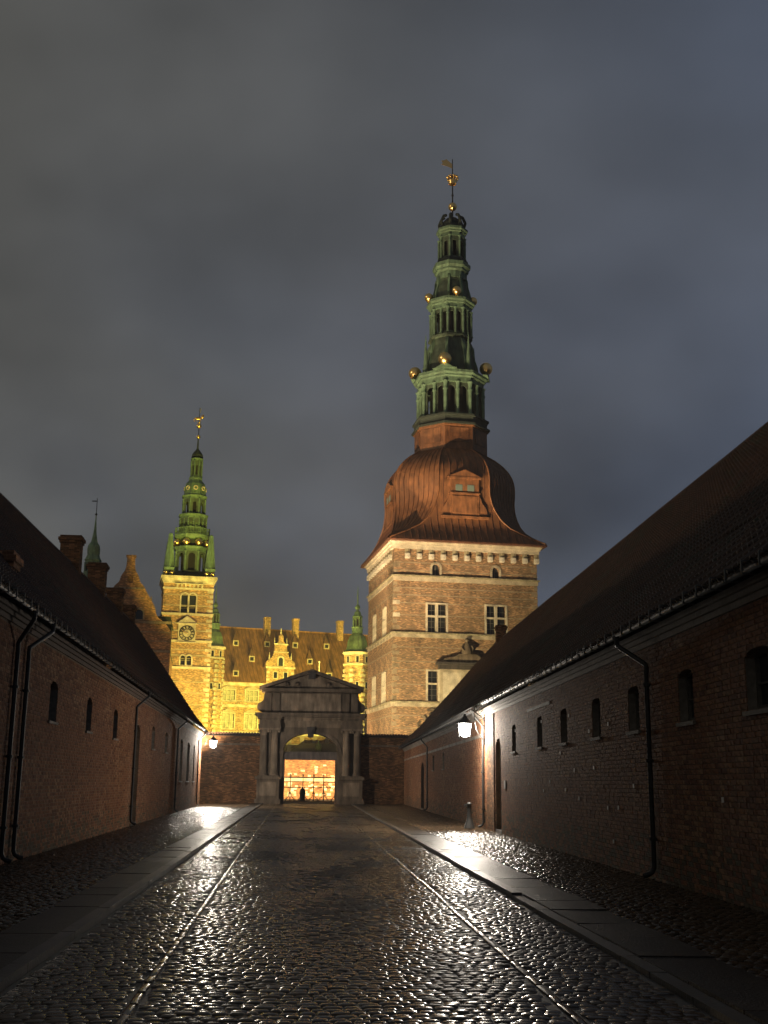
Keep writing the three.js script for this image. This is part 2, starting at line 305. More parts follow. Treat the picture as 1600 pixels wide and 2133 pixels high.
// a building in its own axes: x along the street wall, y up, z out to the street
function stable(o, { L, H, openings, roof, brickFrom, brickTo, cornice, tilesFrom = 0, tilesTo = L, gutter }) {
  const T = 0.5, holes = openings.map((q) => archPts(q.s0, q.s1, q.y0, q.y1, q.rise ?? 0.15));
  const wall = part('wall', [Ext(withHoles([[0, -0.15], [L, -0.15], [L, H], [0, H]], holes), T, -T)], M.mortar, o);
  part('side_wall', [Ext(shapeOf([[0, -0.15], [-roof.back, -0.15], [-roof.back, H], [roof.ridge[0], roof.ridge[1] - 0.15], [0, H]].map((p) => p)), 0.35).rotateY(-Math.PI / 2).translate(0.351, 0, -0.001)], M.wallBrick, o);
  part('side_wall_001', [Ext(shapeOf([[0, -0.15], [-roof.back, -0.15], [-roof.back, H], [roof.ridge[0], roof.ridge[1] - 0.15], [0, H]]), 0.35).rotateY(-Math.PI / 2).translate(L - 0.001, 0, -0.001)], M.wallBrick, o);
  part('back_wall', B0(0.36, L - 0.36, -0.15, H, -roof.back, -roof.back + 0.4), M.wallBrick, o);
  // bricks laid one by one, cut at the openings
  const list = [], ch = 0.0765;
  let row = 0;
  for (let y = 0.02; y + ch < H - 0.02; y += ch, row++) {
    const cuts = [];
    for (const q of openings) {
      const rise = q.rise ?? 0.15, yc = y + ch / 2;
      if (y + ch > q.y0 && y < q.y1) cuts.push([q.s0, q.s1]);
      else if (y >= q.y1 && yc < q.y1 + rise) { const w = (q.s1 - q.s0) / 2 * Math.sqrt(Math.max(0, 1 - ((yc - q.y1) / rise) ** 2)), c = (q.s0 + q.s1) / 2; cuts.push([c - w, c + w]); }
    }
    let x = brickFrom + (row % 2 ? 0.12 : 0), k = 0;
    while (x < brickTo) {
      const head = k++ % 2, bl = head ? 0.118 : 0.238;
      let a = x, b = Math.min(x + bl - 0.012, brickTo);
      x += bl;
      let segs = [[a, b]];
      for (const c of cuts) segs = segs.flatMap(([p, q]) => (q <= c[0] || p >= c[1] ? [[p, q]] : [[p, Math.min(q, c[0])], [Math.max(p, c[1]), q]].filter(([m, n]) => n - m > 0.025)));
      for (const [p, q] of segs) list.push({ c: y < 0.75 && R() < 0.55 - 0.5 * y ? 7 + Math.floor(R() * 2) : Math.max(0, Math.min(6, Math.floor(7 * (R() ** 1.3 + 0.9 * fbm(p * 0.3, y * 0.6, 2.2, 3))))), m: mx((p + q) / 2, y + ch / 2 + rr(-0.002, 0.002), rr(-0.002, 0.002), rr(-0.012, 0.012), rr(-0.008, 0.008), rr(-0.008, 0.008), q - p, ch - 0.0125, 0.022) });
    }
  }
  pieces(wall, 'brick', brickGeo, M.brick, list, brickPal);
  // openings: frame, pane, sill or door leaf
  for (const q of openings) {
    const w = q.s1 - q.s0, c = (q.s0 + q.s1) / 2, rise = q.rise ?? 0.15, zb = -(q.deep ?? 0.24);
    const fr = 0.06, outer = archPts(q.s0 + 0.002, q.s1 - 0.002, q.y0 + 0.002, q.y1, rise - 0.004), inner = archPts(q.s0 + fr, q.s1 - fr, q.y0 + (q.door ? 0 : fr) + 0.003, q.y1 - 0.01, Math.max(0.02, rise - fr));
    if (q.door) {
      const d = part('door', Ext(shapeOf(outer), 0.06, zb - 0.06), M.door, o, q.label);
      const n = Math.max(3, Math.round(w / 0.2));
      for (let i = 0; i < n; i++) part('board', B((w - 0.16) / n - 0.012, q.y1 - q.y0 - 0.12, 0.03, q.s0 + 0.08 + (w - 0.16) * (i + 0.5) / n, (q.y0 + q.y1) / 2, zb + 0.014), M.door, d);
      part('door_frame', [Ext(withHoles(outer, [inner]), 0.09, zb + 0.001)], q.frame ?? M.frameDark, d);
      part('handle', [B(0.03, 0.16, 0.05, q.s1 - 0.22, q.y0 + 1.05, zb + 0.05)], M.iron, d);
      part('threshold', B(w + 0.1, 0.16, 0.3, c, q.y0 - 0.06, -0.12), M.kerb, d);
    } else {
      const win = part('window', [Ext(withHoles(outer, [inner]), 0.07, zb)], q.frame ?? M.frameDark, o);
      part('pane', Ext(shapeOf(inner), 0.01, zb + 0.012), M.glass, win);
      const bars = []; for (const f of q.bars ?? [0.5]) bars.push(B(0.028, q.y1 - q.y0 + rise * 0.7, 0.03, q.s0 + w * f, (q.y0 + q.y1 + rise * 0.7) / 2, zb + 0.045));
      for (const f of q.rails ?? [0.5]) bars.push(B(w - 0.08, 0.028, 0.026, c, q.y0 + (q.y1 - q.y0) * f, zb + 0.047));
      part('glazing_bar', bars, q.frame ?? M.frameDark, win);
      part('sill', B(w + 0.12, 0.06, 0.3, c, q.y0 - 0.028, -0.09, 0.12), q.sill ?? M.render, win);
      for (const e of [q.s0 + 0.006, q.s1 - 0.006]) part('reveal', B(0.01, q.y1 - q.y0 - 0.02, -zb - 0.03, e, (q.y0 + q.y1) / 2, zb / 2 + 0.01), M.render, win);
    }
  }
  // stepped cornice under the eaves
  part('cornice', [B0(0.01, L - 0.01, H - 0.02, H + 0.07, -0.2, 0.045), B0(0.01, L - 0.01, H + 0.072, H + 0.15, -0.2, 0.1), B0(0.01, L - 0.01, H + 0.152, H + 0.24, -0.2, 0.16)], cornice ?? M.render, o);
  // roof: two slopes of thickness, pantiles on the street side
  const lift = (x, y) => { const t = Math.max(0, (y - roof.eave[1]) / (roof.ridge[1] - roof.eave[1])), u = x / L; return t * (roof.lift[0] + (roof.lift[1] - roof.lift[0]) * u + 0.05 * fbm(x * 0.09, 1.1, 6.6, 3)); };
  const [e, k, r] = [roof.eave, roof.knee, roof.ridge], bk = [-roof.back - 0.3, e[1]];
  const prof = [[e[0], e[1] - 0.1], [e[0], e[1]], k, r, bk, [bk[0], bk[1] - 0.1], [r[0], r[1] - 0.2], [k[0], k[1] - 0.16]];
  const rGeo = new THREE.ExtrudeGeometry(shapeOf(prof.map(([z, y]) => [-z, y])), { depth: L + 0.3, bevelEnabled: false, steps: 40 }).rotateY(Math.PI / 2).translate(-0.15, 0, 0), rp = rGeo.attributes.position;
  for (let i = 0; i < rp.count; i++) rp.setY(i, rp.getY(i) + lift(rp.getX(i), rp.getY(i)));
  const rf = part('roof', rGeo, M.roofBase, o);
  const tl = [];
  for (const [A, Bq] of [[e, k], [k, r]]) {
    const dz = Bq[0] - A[0], dy = Bq[1] - A[1], len = Math.hypot(dz, dy), ang = Math.atan2(dy, -dz), rows = Math.round(len / 0.3);
    for (let i = 0; i < rows; i++) {
      const t = (i + 0.42) / rows, z = A[0] + dz * t + 0.02 * Math.sin(ang), y = A[1] + dy * t + 0.03 * Math.cos(ang), wob = rr(-0.01, 0.01);
      for (let x = tilesFrom; x < tilesTo; x += 0.215) tl.push({ c: Math.max(0, Math.min(6, Math.floor(5 * R() + 5 * fbm(x * 0.22, i * 0.12, 5.5, 3) + (R() < 0.06 ? 2 : 0)))), m: mx(x + 0.1 + wob, y + lift(x, y) + 0.02 * Math.sin(x * 0.9 + i * 0.4) + rr(-0.006, 0.006), z, ang + rr(-0.035, 0.035), rr(-0.02, 0.02), rr(-0.05, 0.05), 0.23, 1, 0.37) });
    }
  }
  pieces(rf, 'roof_tile', tileGeo, M.tile, tl, tilePal);
  const rid = []; for (let x = -0.1; x < L; x += 0.38) rid.push(new THREE.CylinderGeometry(0.13, 0.12, 0.4, 8, 1, true, 0, Math.PI).rotateZ(Math.PI / 2).rotateX(-Math.PI / 2 + Math.PI / 2).translate(x + 0.2, r[1] - 0.02 + lift(x + 0.2, r[1]), r[0]));
  part('ridge_tile', rid, M.tile0, rf).userData.kind = 'stuff';
  // gutter with brackets
  const gz = e[0] + 0.075, gy = e[1] - 0.06, gs = [new THREE.CylinderGeometry(0.075, 0.075, gutter[1] - gutter[0], 8, 1, true, Math.PI / 2, Math.PI).rotateZ(Math.PI / 2).rotateX(Math.PI / 2 * 0).translate((gutter[0] + gutter[1]) / 2, gy, gz)];
  gs[0]._smooth = true;
  for (let x = gutter[0] + 0.2; x < gutter[1]; x += 0.62) gs.push(B(0.03, 0.17, 0.02, x, gy - 0.01, gz + 0.085), B(0.03, 0.02, 0.2, x, gy + 0.075, gz - 0.01), B(0.03, 0.02, 0.17, x, gy - 0.088, gz));
  part('gutter', gs, M.zinc, o);
  return { rf, gy, gz };
}
M.tile0 = mat([0.07, 0.034, 0.025], 0.6, { map: grainA });
function downpipe(o, s, topS, { gy, gz }, foot = 0.12) {
  const p = part('downpipe', [Tube([[topS, gy - 0.03, gz], [topS, gy - 0.2, gz], [s, gy - 0.62, 0.075], [s, gy - 0.85, 0.075], [s, 1.2, 0.075], [s, 0.28, 0.075], [s, 0.16, 0.13], [s, foot, 0.26]], 0.044, 8, 60)], M.pipe, o);
  for (const y of [0.7, 2.0, 3.3]) part('pipe_clip', Cy(0.068, 0.068, 0.05, s, y, 0.075, 10), M.pipe, p);
}
function stackOn(parent, x, z, w, d, y0, y1, m = M.wallBrick, name = 'chimney') {
  const c = part(name, [B0(x - d / 2, x + d / 2, y0, y1 - 0.36, z - w / 2, z + w / 2)], m, parent);
  part('chimney_cap', [B0(x - d / 2 - 0.05, x + d / 2 + 0.05, y1 - 0.358, y1 - 0.24, z - w / 2 - 0.05, z + w / 2 + 0.05), B0(x - d / 2 - 0.1, x + d / 2 + 0.1, y1 - 0.238, y1 - 0.1, z - w / 2 - 0.1, z + w / 2 + 0.1), B0(x - d / 2 - 0.03, x + d / 2 + 0.03, y1 - 0.098, y1, z - w / 2 - 0.03, z + w / 2 + 0.03)], m, c);
  return c;
}
// left stable: x = distance - 6
const sL = thing('stable_building', 'long low brick stable with dark tiled roof on the left of the street', 'building', [wallL(6), 0, -6], Math.PI / 2 - Math.atan(-0.026) - 0 );
sL.rotation.y = Math.PI / 2 + Math.atan(0.026);
{
  const D = (d) => d - 6, op = [];
  for (const [a, b] of [[26.3, 27.45], [31.5, 32.55], [36.7, 37.85], [48.1, 49.5], [53.9, 55.3]]) op.push({ s0: D(a) + 0.1, s1: D(b) - 0.1, y0: 2.9, y1: 3.62, rise: 0.16, frame: M.frameDark });
  op.push({ s0: D(20.4), s1: D(21.4), y0: 2.9, y1: 3.62, rise: 0.2 });
  op.push({ door: true, s0: D(42.55), s1: D(44.1), y0: 0.12, y1: 3.3, rise: 0.3, label: 'dark tall door beside a downpipe' });
  for (const [a, b] of [[62.4, 64.3], [67.3, 69.4], [72.4, 73.8]]) op.push({ s0: D(a) + 0.15, s1: D(b) - 0.15, y0: 1.62, y1: 3.6, rise: 0.18, bars: [0.33, 0.67], rails: [0.33, 0.67], sill: M.white, frame: M.frameDark });
  const g = stable(sL, { L: 74, H: 4.52, cornice: M.corniceBrown ??= mat([0.17, 0.12, 0.095], 0.85, { map: grainA, bumpMap: grainBump, bumpScale: 0.006 }), openings: op, roof: { eave: [0.3, 4.86], knee: [-0.55, 5.75], ridge: [-4.8, 11.0], back: 9.8, lift: [-0.35, 0.85] }, brickFrom: 6, brickTo: 73.98, tilesFrom: 6, tilesTo: 74, gutter: [8, 74] });
  for (const [s, t] of [[22.6, 22.4], [23.6, 24.3], [42.1, 43.0], [60, 61.2], [76.2, 77.2]]) downpipe(sL, D(s), D(t), g);
  for (const [d, w, y] of [[54, 0.93, 12.75], [62, 0.92, 12.95], [69, 0.92, 12.75], [75.8, 0.75, 12.75]]) stackOn(g.rf, D(d), -4.8, w, 0.7, 10.6, y);
  const low = stackOn(g.rf, D(24.9), -1.3, 1.3, 0.55, 5.78, 6.36, M.chimBrick = mat([0.75, 0.5, 0.36], 0.9, { map: brickMap, bumpMap: brickBump, bumpScale: 0.015 })); low.userData.label = 'broad low brick stack low on the roof slope';
  part('stack_base', B0(D(25.19), D(24.61), 4.9, 5.779, -1.97, -0.63), M.roofBase, low);
}
// right stable: x = 91 - distance
const sR = thing('stable_building', 'long low brick stable with mossy tiled roof on the right of the street', 'building', [wallR(91), 0, -91], 0);
sR.rotation.y = -Math.PI / 2 + Math.atan(-0.021);
{
  const D = (d) => 91 - d, op = [];
  for (const [c, w] of [[35.6, 0.74], [31.1, 0.78], [27.8, 0.8], [24.3, 0.8], [21.2, 0.8], [17.97, 0.78], [14.8, 0.95]]) op.push({ s0: D(c) - w / 2, s1: D(c) + w / 2, y0: 2.6, y1: 3.3, rise: 0.1, rails: [0.5] , sill: M.render, deep: 0.2 });
  op.push({ door: true, s0: D(39.75), s1: D(38.45), y0: 0.12, y1: 2.72, rise: 0.4, label: 'narrow arched door beside the lantern', frame: M.white });
  op.push({ door: true, s0: D(73.5), s1: D(71.2), y0: 0.12, y1: 2.4, rise: 0.5, label: 'arched door at the far end' });
  for (const d of [64.5, 58.7]) op.push({ s0: D(d) - 0.5, s1: D(d) + 0.5, y0: 2.35, y1: 3.0, rise: 0.14 });
  const g = stable(sR, { L: 84, H: 4.02, openings: op, roof: { eave: [0.3, 4.36], knee: [-1.3, 5.85], ridge: [-7.2, 12.0], back: 14.6, lift: [0.5, -0.1] }, brickFrom: 0.02, brickTo: 82, tilesFrom: 0, tilesTo: 81, gutter: [0, 83] });
  for (const [s, t] of [[20.0, 20.8], [42.6, 42.9], [68, 68.6]]) downpipe(sR, D(s), D(t), g);
  // the pilaster that carries the lantern
  const pl = [B0(D(41.75), D(39.95), -0.1, 4.0, 0.012, 0.05)];
  part('pilaster', pl, M.wallBrick, sR);
  part('band_course', [B0(0.05, 48, 3.3, 3.42, 0.0, 0.035), B0(D(33), D(29.5), 3.62, 3.7, 0, 0.03)], M.render, sR);
  part('sign_plate', [B(0.34, 0.26, 0.03, D(37.45), 1.6, 0.03)], M.white, sR, 'small pale plate beside the arched door');
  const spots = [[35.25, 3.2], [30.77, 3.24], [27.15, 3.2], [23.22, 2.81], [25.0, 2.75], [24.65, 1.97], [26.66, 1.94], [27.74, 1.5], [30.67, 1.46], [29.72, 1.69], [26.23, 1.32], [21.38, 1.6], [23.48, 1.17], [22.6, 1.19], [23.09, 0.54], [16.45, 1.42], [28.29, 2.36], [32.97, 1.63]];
  for (const [d, y] of spots) part('wall_glint', [B(0.07, 0.075, 0.012, D(d), y, 0.016, 0, 0.12)], M.glintPale ??= mat([0.62, 0.6, 0.55], 0.4), sR);  // small pale plates painted in for bright glints on the wall
  stackOn(g.rf, D(86.5), -7.0, 0.75, 0.6, 11.2, 13.35);
}

// ------------------------------------------------------------------ lanterns on the stable walls
function lantern(label, [x, y, z], armX, cd) {
  const o = thing('wall_lantern', label, 'lantern', [x, y, z]);
  const s = Math.sign(armX), a = Math.abs(armX) / 1.22; o.scale.setScalar(1.22);
  part('bracket', [Tube([[0, 0.5, 0], [s * a * 0.3, 0.62, 0], [s * a * 0.7, 0.45, 0], [s * a, 0.3, 0]], 0.018, 6), Tube([[s * a, -0.35, 0], [s * a * 0.6, 0.0, 0], [s * a * 0.45, 0.5, 0]], 0.014, 6), B(0.03, 0.9, 0.1, s * (a - 0.012), 0.02, 0)], M.iron, o);
  part('cap', [Lathe([[0.03, 0.48], [0.05, 0.4], [0.1, 0.34], [0.22, 0.22], [0.235, 0.19], [0.2, 0.19]], 16)], M.iron, o);
  const gl = part('lamp_glass', [Lathe([[0.02, -0.2], [0.1, -0.18], [0.155, -0.06], [0.185, 0.1], [0.185, 0.185]], 16)], glow([1, 0.97, 0.92], 40), o);
  const ribs = []; for (let k = 0; k < 6; k++) { const t = k * Math.PI / 3; ribs.push(B(0.012, 0.38, 0.012, Math.sin(t) * 0.18, 0, Math.cos(t) * 0.18)); }
  part('lamp_frame', ribs.concat([Cy(0.05, 0.03, 0.05, 0, -0.25, 0, 10)]), M.iron, o);
  const l = new THREE.PointLight(rgb(1, 0.9, 0.76), cd); l.position.set(0, 0.02, 0); l.castShadow = true; l.shadow.radius = 6; l.name = 'lantern_bulb';
  o.add(l); return o;
}
lantern('glowing lantern on the right stable beside the arched door', [wallR(42) - 0.8, 3.5, -42], 0.72, 125);
lantern('glowing lantern at the far end of the left stable', [wallL(78.6) + 0.85, 4.02, -78.6], -0.85, 230);
{
  const o = thing('water_pump', 'grey iron post with flared foot beside the right downpipe', 'bollard', [wallR(42.1) - 0.62, 0.07, -42.3]);
  part('post', [Lathe([[0.2, 0], [0.19, 0.05], [0.12, 0.24], [0.085, 0.4], [0.075, 0.8], [0.09, 0.82], [0.09, 0.86], [0.05, 0.9], [0, 0.91]], 16)], M.pump = mat([0.07, 0.07, 0.068], 0.5, { map: streaks }), o);
  part('spout', [B(0.12, 0.09, 0.08, -0.11, 0.8, 0), Cy(0.025, 0.025, 0.1, -0.16, 0.72, 0, 8)], M.pump, o);
}

// ------------------------------------------------------------------ boundary wall with the gateway
function boundaryWall(x0, x1, label) {
  const o = thing('boundary_wall', label, 'wall', [(x0 + x1) / 2, 0, -91.6]), w = (x1 - x0) / 2;
  part('wall', B0(-w, w, -0.15, 5.05, -0.3, 0.3), M.wallBrick, o);
  part('band', B0(-w, w, 4.36, 4.5, 0.301, 0.34), M.darkStone, o);
  part('coping', [Ext(shapeOf([[-0.42, 5.051], [0.42, 5.051], [0.42, 5.1], [0, 5.25], [-0.42, 5.1]]), 2 * w).rotateY(Math.PI / 2).translate(-w, 0, 0)], M.roofBase, o);
  const g = done(new THREE.CylinderGeometry(0.095, 0.095, 0.96, 8, 1, false).rotateX(Math.PI / 2).translate(0, 5.26, 0));
  for (let x = -w + 0.1; x < w; x += 0.22) { const t = part('coping_tile', g, M.tile0, o); t.position.x = x; }
}
boundaryWall(-9.5, -3.5, 'high brick boundary wall left of the gateway');
boundaryWall(3.86, 9.4, 'high brick boundary wall right of the gateway');
const gate = thing('gateway', 'dark weathered sandstone gateway with columns, attic panel and pediment', 'gateway', [0.18, 0, -91]);
{
  const S = M.darkStone, P = M.darkStonePale, o = gate;
  const outer = [[-3.75, -0.15], [3.75, -0.15], [3.75, 6.4], [-3.75, 6.4]], arch = archPts(-2.09, 2.09, -0.2, 3.95, 1.35, 24);
  arch[0][1] = arch[1][1] = -0.1499;
  const sh = shapeOf([[-3.75, -0.15], [-2.09, -0.15], [-2.09, 3.95], ...Array.from({ length: 23 }, (_, i) => { const a = Math.PI * (1 - (i + 1) / 24); return [2.09 * Math.cos(a), 3.95 + 1.35 * Math.sin(a)]; }), [2.09, 3.95], [2.09, -0.15], [3.75, -0.15], [3.75, 5.75], [-3.75, 5.75]]);
  part('gate_wall', Ext(sh, 1.3, -1.3), S, o);
  // arch moulding and keystone
  const ring = []; const N = 24;
  const rs = new THREE.Shape(); for (let i = 0; i <= N; i++) { const a = Math.PI * i / N, q = [2.38 * Math.cos(a), 3.95 + 1.62 * Math.sin(a)]; i ? rs.lineTo(...q) : rs.moveTo(...q); }
  for (let i = N; i >= 0; i--) { const a = Math.PI * i / N; rs.lineTo(2.1 * Math.cos(a), 3.95 + 1.36 * Math.sin(a)); }
  part('arch_moulding', Ext(rs, 0.1, 0.002), S, o);
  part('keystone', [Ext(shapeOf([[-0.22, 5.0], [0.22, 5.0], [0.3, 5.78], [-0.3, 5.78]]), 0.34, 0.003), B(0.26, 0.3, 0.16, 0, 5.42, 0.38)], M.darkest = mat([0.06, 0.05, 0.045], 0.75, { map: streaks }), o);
  for (const s of [-1, 1]) {
    part('impost', B0(s > 0 ? 2.05 : -2.45, s > 0 ? 2.45 : -2.05, 3.78, 3.96, 0.104, 0.2), S, o);
    const c = s > 0 ? 3.18 : -3.16;
    part('pedestal', [B0(c - 0.98, c + 0.98, -0.15, 0.35, 0.002, 0.95), B0(c - 0.85, c + 0.85, 0.351, 1.8, 0.003, 0.8), B0(c - 0.98, c + 0.98, 1.801, 2.02, 0.004, 0.95)], S, o);
    part('pedestal_panel', B0(c - 0.62, c + 0.62, 0.6, 1.6, 0.801, 0.84), P, o);
    for (const k of [-0.42, 0.42]) {
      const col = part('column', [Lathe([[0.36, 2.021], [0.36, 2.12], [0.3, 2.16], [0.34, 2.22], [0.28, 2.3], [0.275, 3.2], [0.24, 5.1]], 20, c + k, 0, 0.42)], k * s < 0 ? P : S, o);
      part('capital', [Lathe([[0.24, 5.1], [0.28, 5.14], [0.25, 5.2], [0.36, 5.44], [0.4, 5.5]], 16, c + k, 0, 0.42), B(0.8, 0.14, 0.8, c + k, 5.58, 0.42), Sp(0.11, c + k - 0.33, 5.4, 0.72, 10, 8), Sp(0.11, c + k + 0.33, 5.4, 0.72, 10, 8)], P, col);
      part('column_base', B(0.78, 0.09, 0.78, c + k, 2.066, 0.42), S, col);
      part('pilaster', B0(c + k - 0.3, c + k + 0.3, 2.021, 5.65, 0.005, 0.1), S, o);
    }
    part('entablature_block', [B0(c - 0.86, c + 0.86, 5.652, 5.95, 0.02, 0.86), B0(c - 0.8, c + 0.8, 5.951, 6.35, 0.02, 0.8), B0(c - 0.95, c + 0.95, 6.351, 6.5, 0.02, 1.0)], S, o);
    // scroll at the side of the attic
    const sc = new THREE.Shape(); sc.moveTo(s * 3.6, 6.86); sc.bezierCurveTo(s * 4.35, 6.9, s * 4.3, 7.55, s * 3.95, 7.65); sc.bezierCurveTo(s * 3.6, 7.8, s * 3.78, 8.2, s * 3.6, 8.4); sc.closePath();
    part('scroll', Ext(sc, 0.5, -0.5), S, o);
    for (const [a, b] of [[2.45, 2.95], [3.1, 3.6]]) part('attic_pilaster', [B0(s > 0 ? a : -b, s > 0 ? b : -a, 6.84, 8.36, 0.202, 0.36)], S, o);
  }
  part('entablature', [B0(-3.75, 3.75, 5.751, 6.4, -1.29, 0.01), B0(-3.8, 3.8, 6.401, 6.5, -1.3, 0.4)], P, o);
  part('cornice', [B0(-4.15, 4.15, 6.501, 6.62, -1.35, 1.02), B0(-4.3, 4.3, 6.621, 6.8, -1.4, 1.15)], S, o);
  part('attic', [B0(-3.62, 3.62, 6.801, 8.45, -0.9, 0.2)], S, o);
  part('panel', [B0(-2.3, 2.3, 6.9, 8.32, 0.201, 0.28)], P, o);
  part('panel_frame', [B0(-2.4, 2.4, 8.321, 8.4, 0.201, 0.34), B0(-2.4, 2.4, 6.82, 6.899, 0.201, 0.34)], S, o);
  const tri = shapeOf([[-3.55, 8.72], [3.55, 8.72], [0, 9.92]]);
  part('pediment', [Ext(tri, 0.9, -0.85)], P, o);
  part('pediment_cornice', [B0(-3.85, 3.85, 8.451, 8.72, -1.0, 0.5), Ext(shapeOf([[-4.05, 8.6], [-4.05, 8.85], [0, 10.22], [4.05, 8.85], [4.05, 8.6], [0, 9.95]]), 1.6, -1.05)], S, o);
  part('apex_block', [B(0.55, 0.5, 0.35, 0, 9.72, 0.36), B(0.7, 0.12, 0.4, 0, 9.98, 0.4)], M.darkest, o);
  for (const [x, w] of [[-1.1, 0.5], [-1.9, 0.35], [1.35, 0.55]]) part('relief', [B(w, 0.45, 0.12, x, 8.98, 0.1), Sp(0.16, x, 9.05, 0.2, 10, 8)], S, o);
  part('lintel', [B0(-2.089, 2.089, 3.3, 3.84, -0.75, -0.3), B0(-2.089, 2.089, 3.841, 3.92, -0.8, -0.24)], M.lintel = mat([0.14, 0.11, 0.095], 0.7, { map: streaks }), o);
  for (const s of [-1, 1]) part('jamb', B0(s > 0 ? 1.95 : -2.088, s > 0 ? 2.088 : -1.95, -0.1, 3.3, -1.0, -0.1), S, o);
}

// ------------------------------------------------------------------ beyond the gateway: floodlit bridge wall, railing, low house
{
  const o = thing('bridge_wall', 'brightly floodlit brick wall seen through the gateway', 'wall', [0.2, 0, -128]);
  const m = mat([0.62, 0.47, 0.36], 0.9, { map: brickMap, bumpMap: brickBump, bumpScale: 0.03 });
  part('wall', B0(-12, 5.2, -0.15, 4.35, -0.5, 0), m, o);
  part('band', [B0(-12, 5.2, 1.72, 2.1, 0.001, 0.09)], M.sand, o);
  part('string_course', [B0(-12, 5.2, 2.101, 2.17, 0.001, 0.15), B0(-12, 5.2, 1.62, 1.719, 0.001, 0.13)], M.domeRed, o);
  const wr = rng(77); for (let i = 0; i < 60; i++) part('wall_stone', B(0.22 + 0.25 * wr(), 0.14 + 0.14 * wr(), 0.05 + 0.04 * wr(), -3.4 + 7.2 * wr(), 0.2 + (wr() < 0.6 ? 1.25 : 3.9) * wr(), 0.02), i % 3 ? M.sand : M.sandPale, o);
  const rs = new THREE.Shape(); for (let i = 0; i <= 14; i++) { const a = Math.PI * i / 14, q = [1.9 * Math.cos(a), 2.2 + 0.75 * Math.sin(a)]; i ? rs.lineTo(...q) : rs.moveTo(...q); }
  for (let i = 14; i >= 0; i--) { const a = Math.PI * i / 14; rs.lineTo(1.6 * Math.cos(a), 2.2 + 0.6 * Math.sin(a)); }
  part('shadow_arc', Ext(rs, 0.05, 0.001), m, o);  // raised arc shaped in for the shadow of an arch
  part('coping', B0(-12.1, 5.3, 4.351, 4.5, -0.6, 0.1), M.sand, o);
}
{
  const o = thing('railing', 'black wrought iron railing in front of the floodlit wall', 'railing', [0.15, -0.13, -113]);
  part('rail', [B0(-3.2, 3.4, 2.14, 2.23, -0.04, 0.04), B0(-3.2, 3.4, 1.76, 1.83, -0.03, 0.03), B0(-3.2, 3.4, 1.22, 1.3, -0.04, 0.04), B0(-3.2, 3.4, 0.14, 0.2, -0.03, 0.03)], M.iron, o);
  for (const x of [-3.0, -1.75, -0.55, 0.47, 1.42, 2.6]) {
    const p = part('railing_post', [Cy(0.04, 0.05, 2.35, x, 0, 0, 8), Sp(0.085, x, 2.42, 0, 10, 8), Sp(0.06, x, 1.3, 0, 10, 8), Sp(0.09, x, 0.75, 0, 10, 8)], M.iron, o);
    for (const s of [-1, 1]) part('scroll_stay', Tube([[x + s * 0.04, 0.8, 0], [x + s * 0.12, 0.7, 0], [x + s * 0.15, 0.4, 0], [x + s * 0.36, 0.25, 0], [x + s * 0.45, 0.05, 0], [x + s * 0.36, 0.02, 0]], 0.045, 6), M.iron, p);
  }
}
{
  const o = thing('stone_bollard', 'dark rounded bollard in the middle of the gateway view', 'bollard', [-0.42, -0.13, -112.2]);
  part('post', Lathe([[0.26, 0], [0.25, 0.6], [0.3, 0.64], [0.28, 0.95], [0.18, 1.16], [0, 1.24]], 14), M.iron, o);
  part('foot', Lathe([[0, 0.121], [0.34, 0.12], [0.34, 0.05], [0.4, 0]], 14), M.iron, o);
}
{
  const o = thing('low_house', 'dark low house with hipped roof seen through the arch', 'house', [0, 0, -135.5]);
  part('wall', B0(-1.9, 4.6, -0.15, 5.0, -3, 0), M.wallBrick, o);
  const P = [[-2.1, 5.0, 0.2], [4.8, 5.0, 0.2], [4.8, 5.0, -3.2], [-2.1, 5.0, -3.2], [-0.9, 6.05, -1.5], [3.6, 6.05, -1.5]], I = [0, 1, 5, 0, 5, 4, 2, 3, 4, 2, 4, 5, 1, 2, 5, 3, 0, 4];
  const g = new THREE.BufferGeometry(); g.setAttribute('position', new THREE.Float32BufferAttribute(I.flatMap((i) => P[i]), 3)); g.computeVertexNormals();
  const rf = part('roof', g, M.roofBase, o);
  part('roof_turret', [Lathe([[0.42, 4.9], [0.4, 5.5], [0.46, 5.55], [0.3, 5.8], [0.1, 6.0], [0.05, 6.4], [0, 6.45]], 10, 1.2, 0.05, 0.4)], M.greenDark, rf);
}

{
  const o = thing('courtyard_wall', 'mottled brick wall dimly seen behind the low house through the arch', 'wall', [0.5, 0, -141]);
  part('wall', B0(-6.5, 7, -0.15, 6.9, -0.5, 0), M.castleBrick, o);
  part('coping', B0(-6.6, 7.1, 6.901, 7.1, -0.6, 0.1), M.sand, o);
  for (let x = -6; x < 7; x += 1.5) part('pilaster', B0(x, x + 0.5, 0, 6.9, 0.001, 0.12), M.sand, o);
  part('band', B0(-6.5, 7, 5.9, 6.1, 0.121, 0.18), M.sand, o);
}

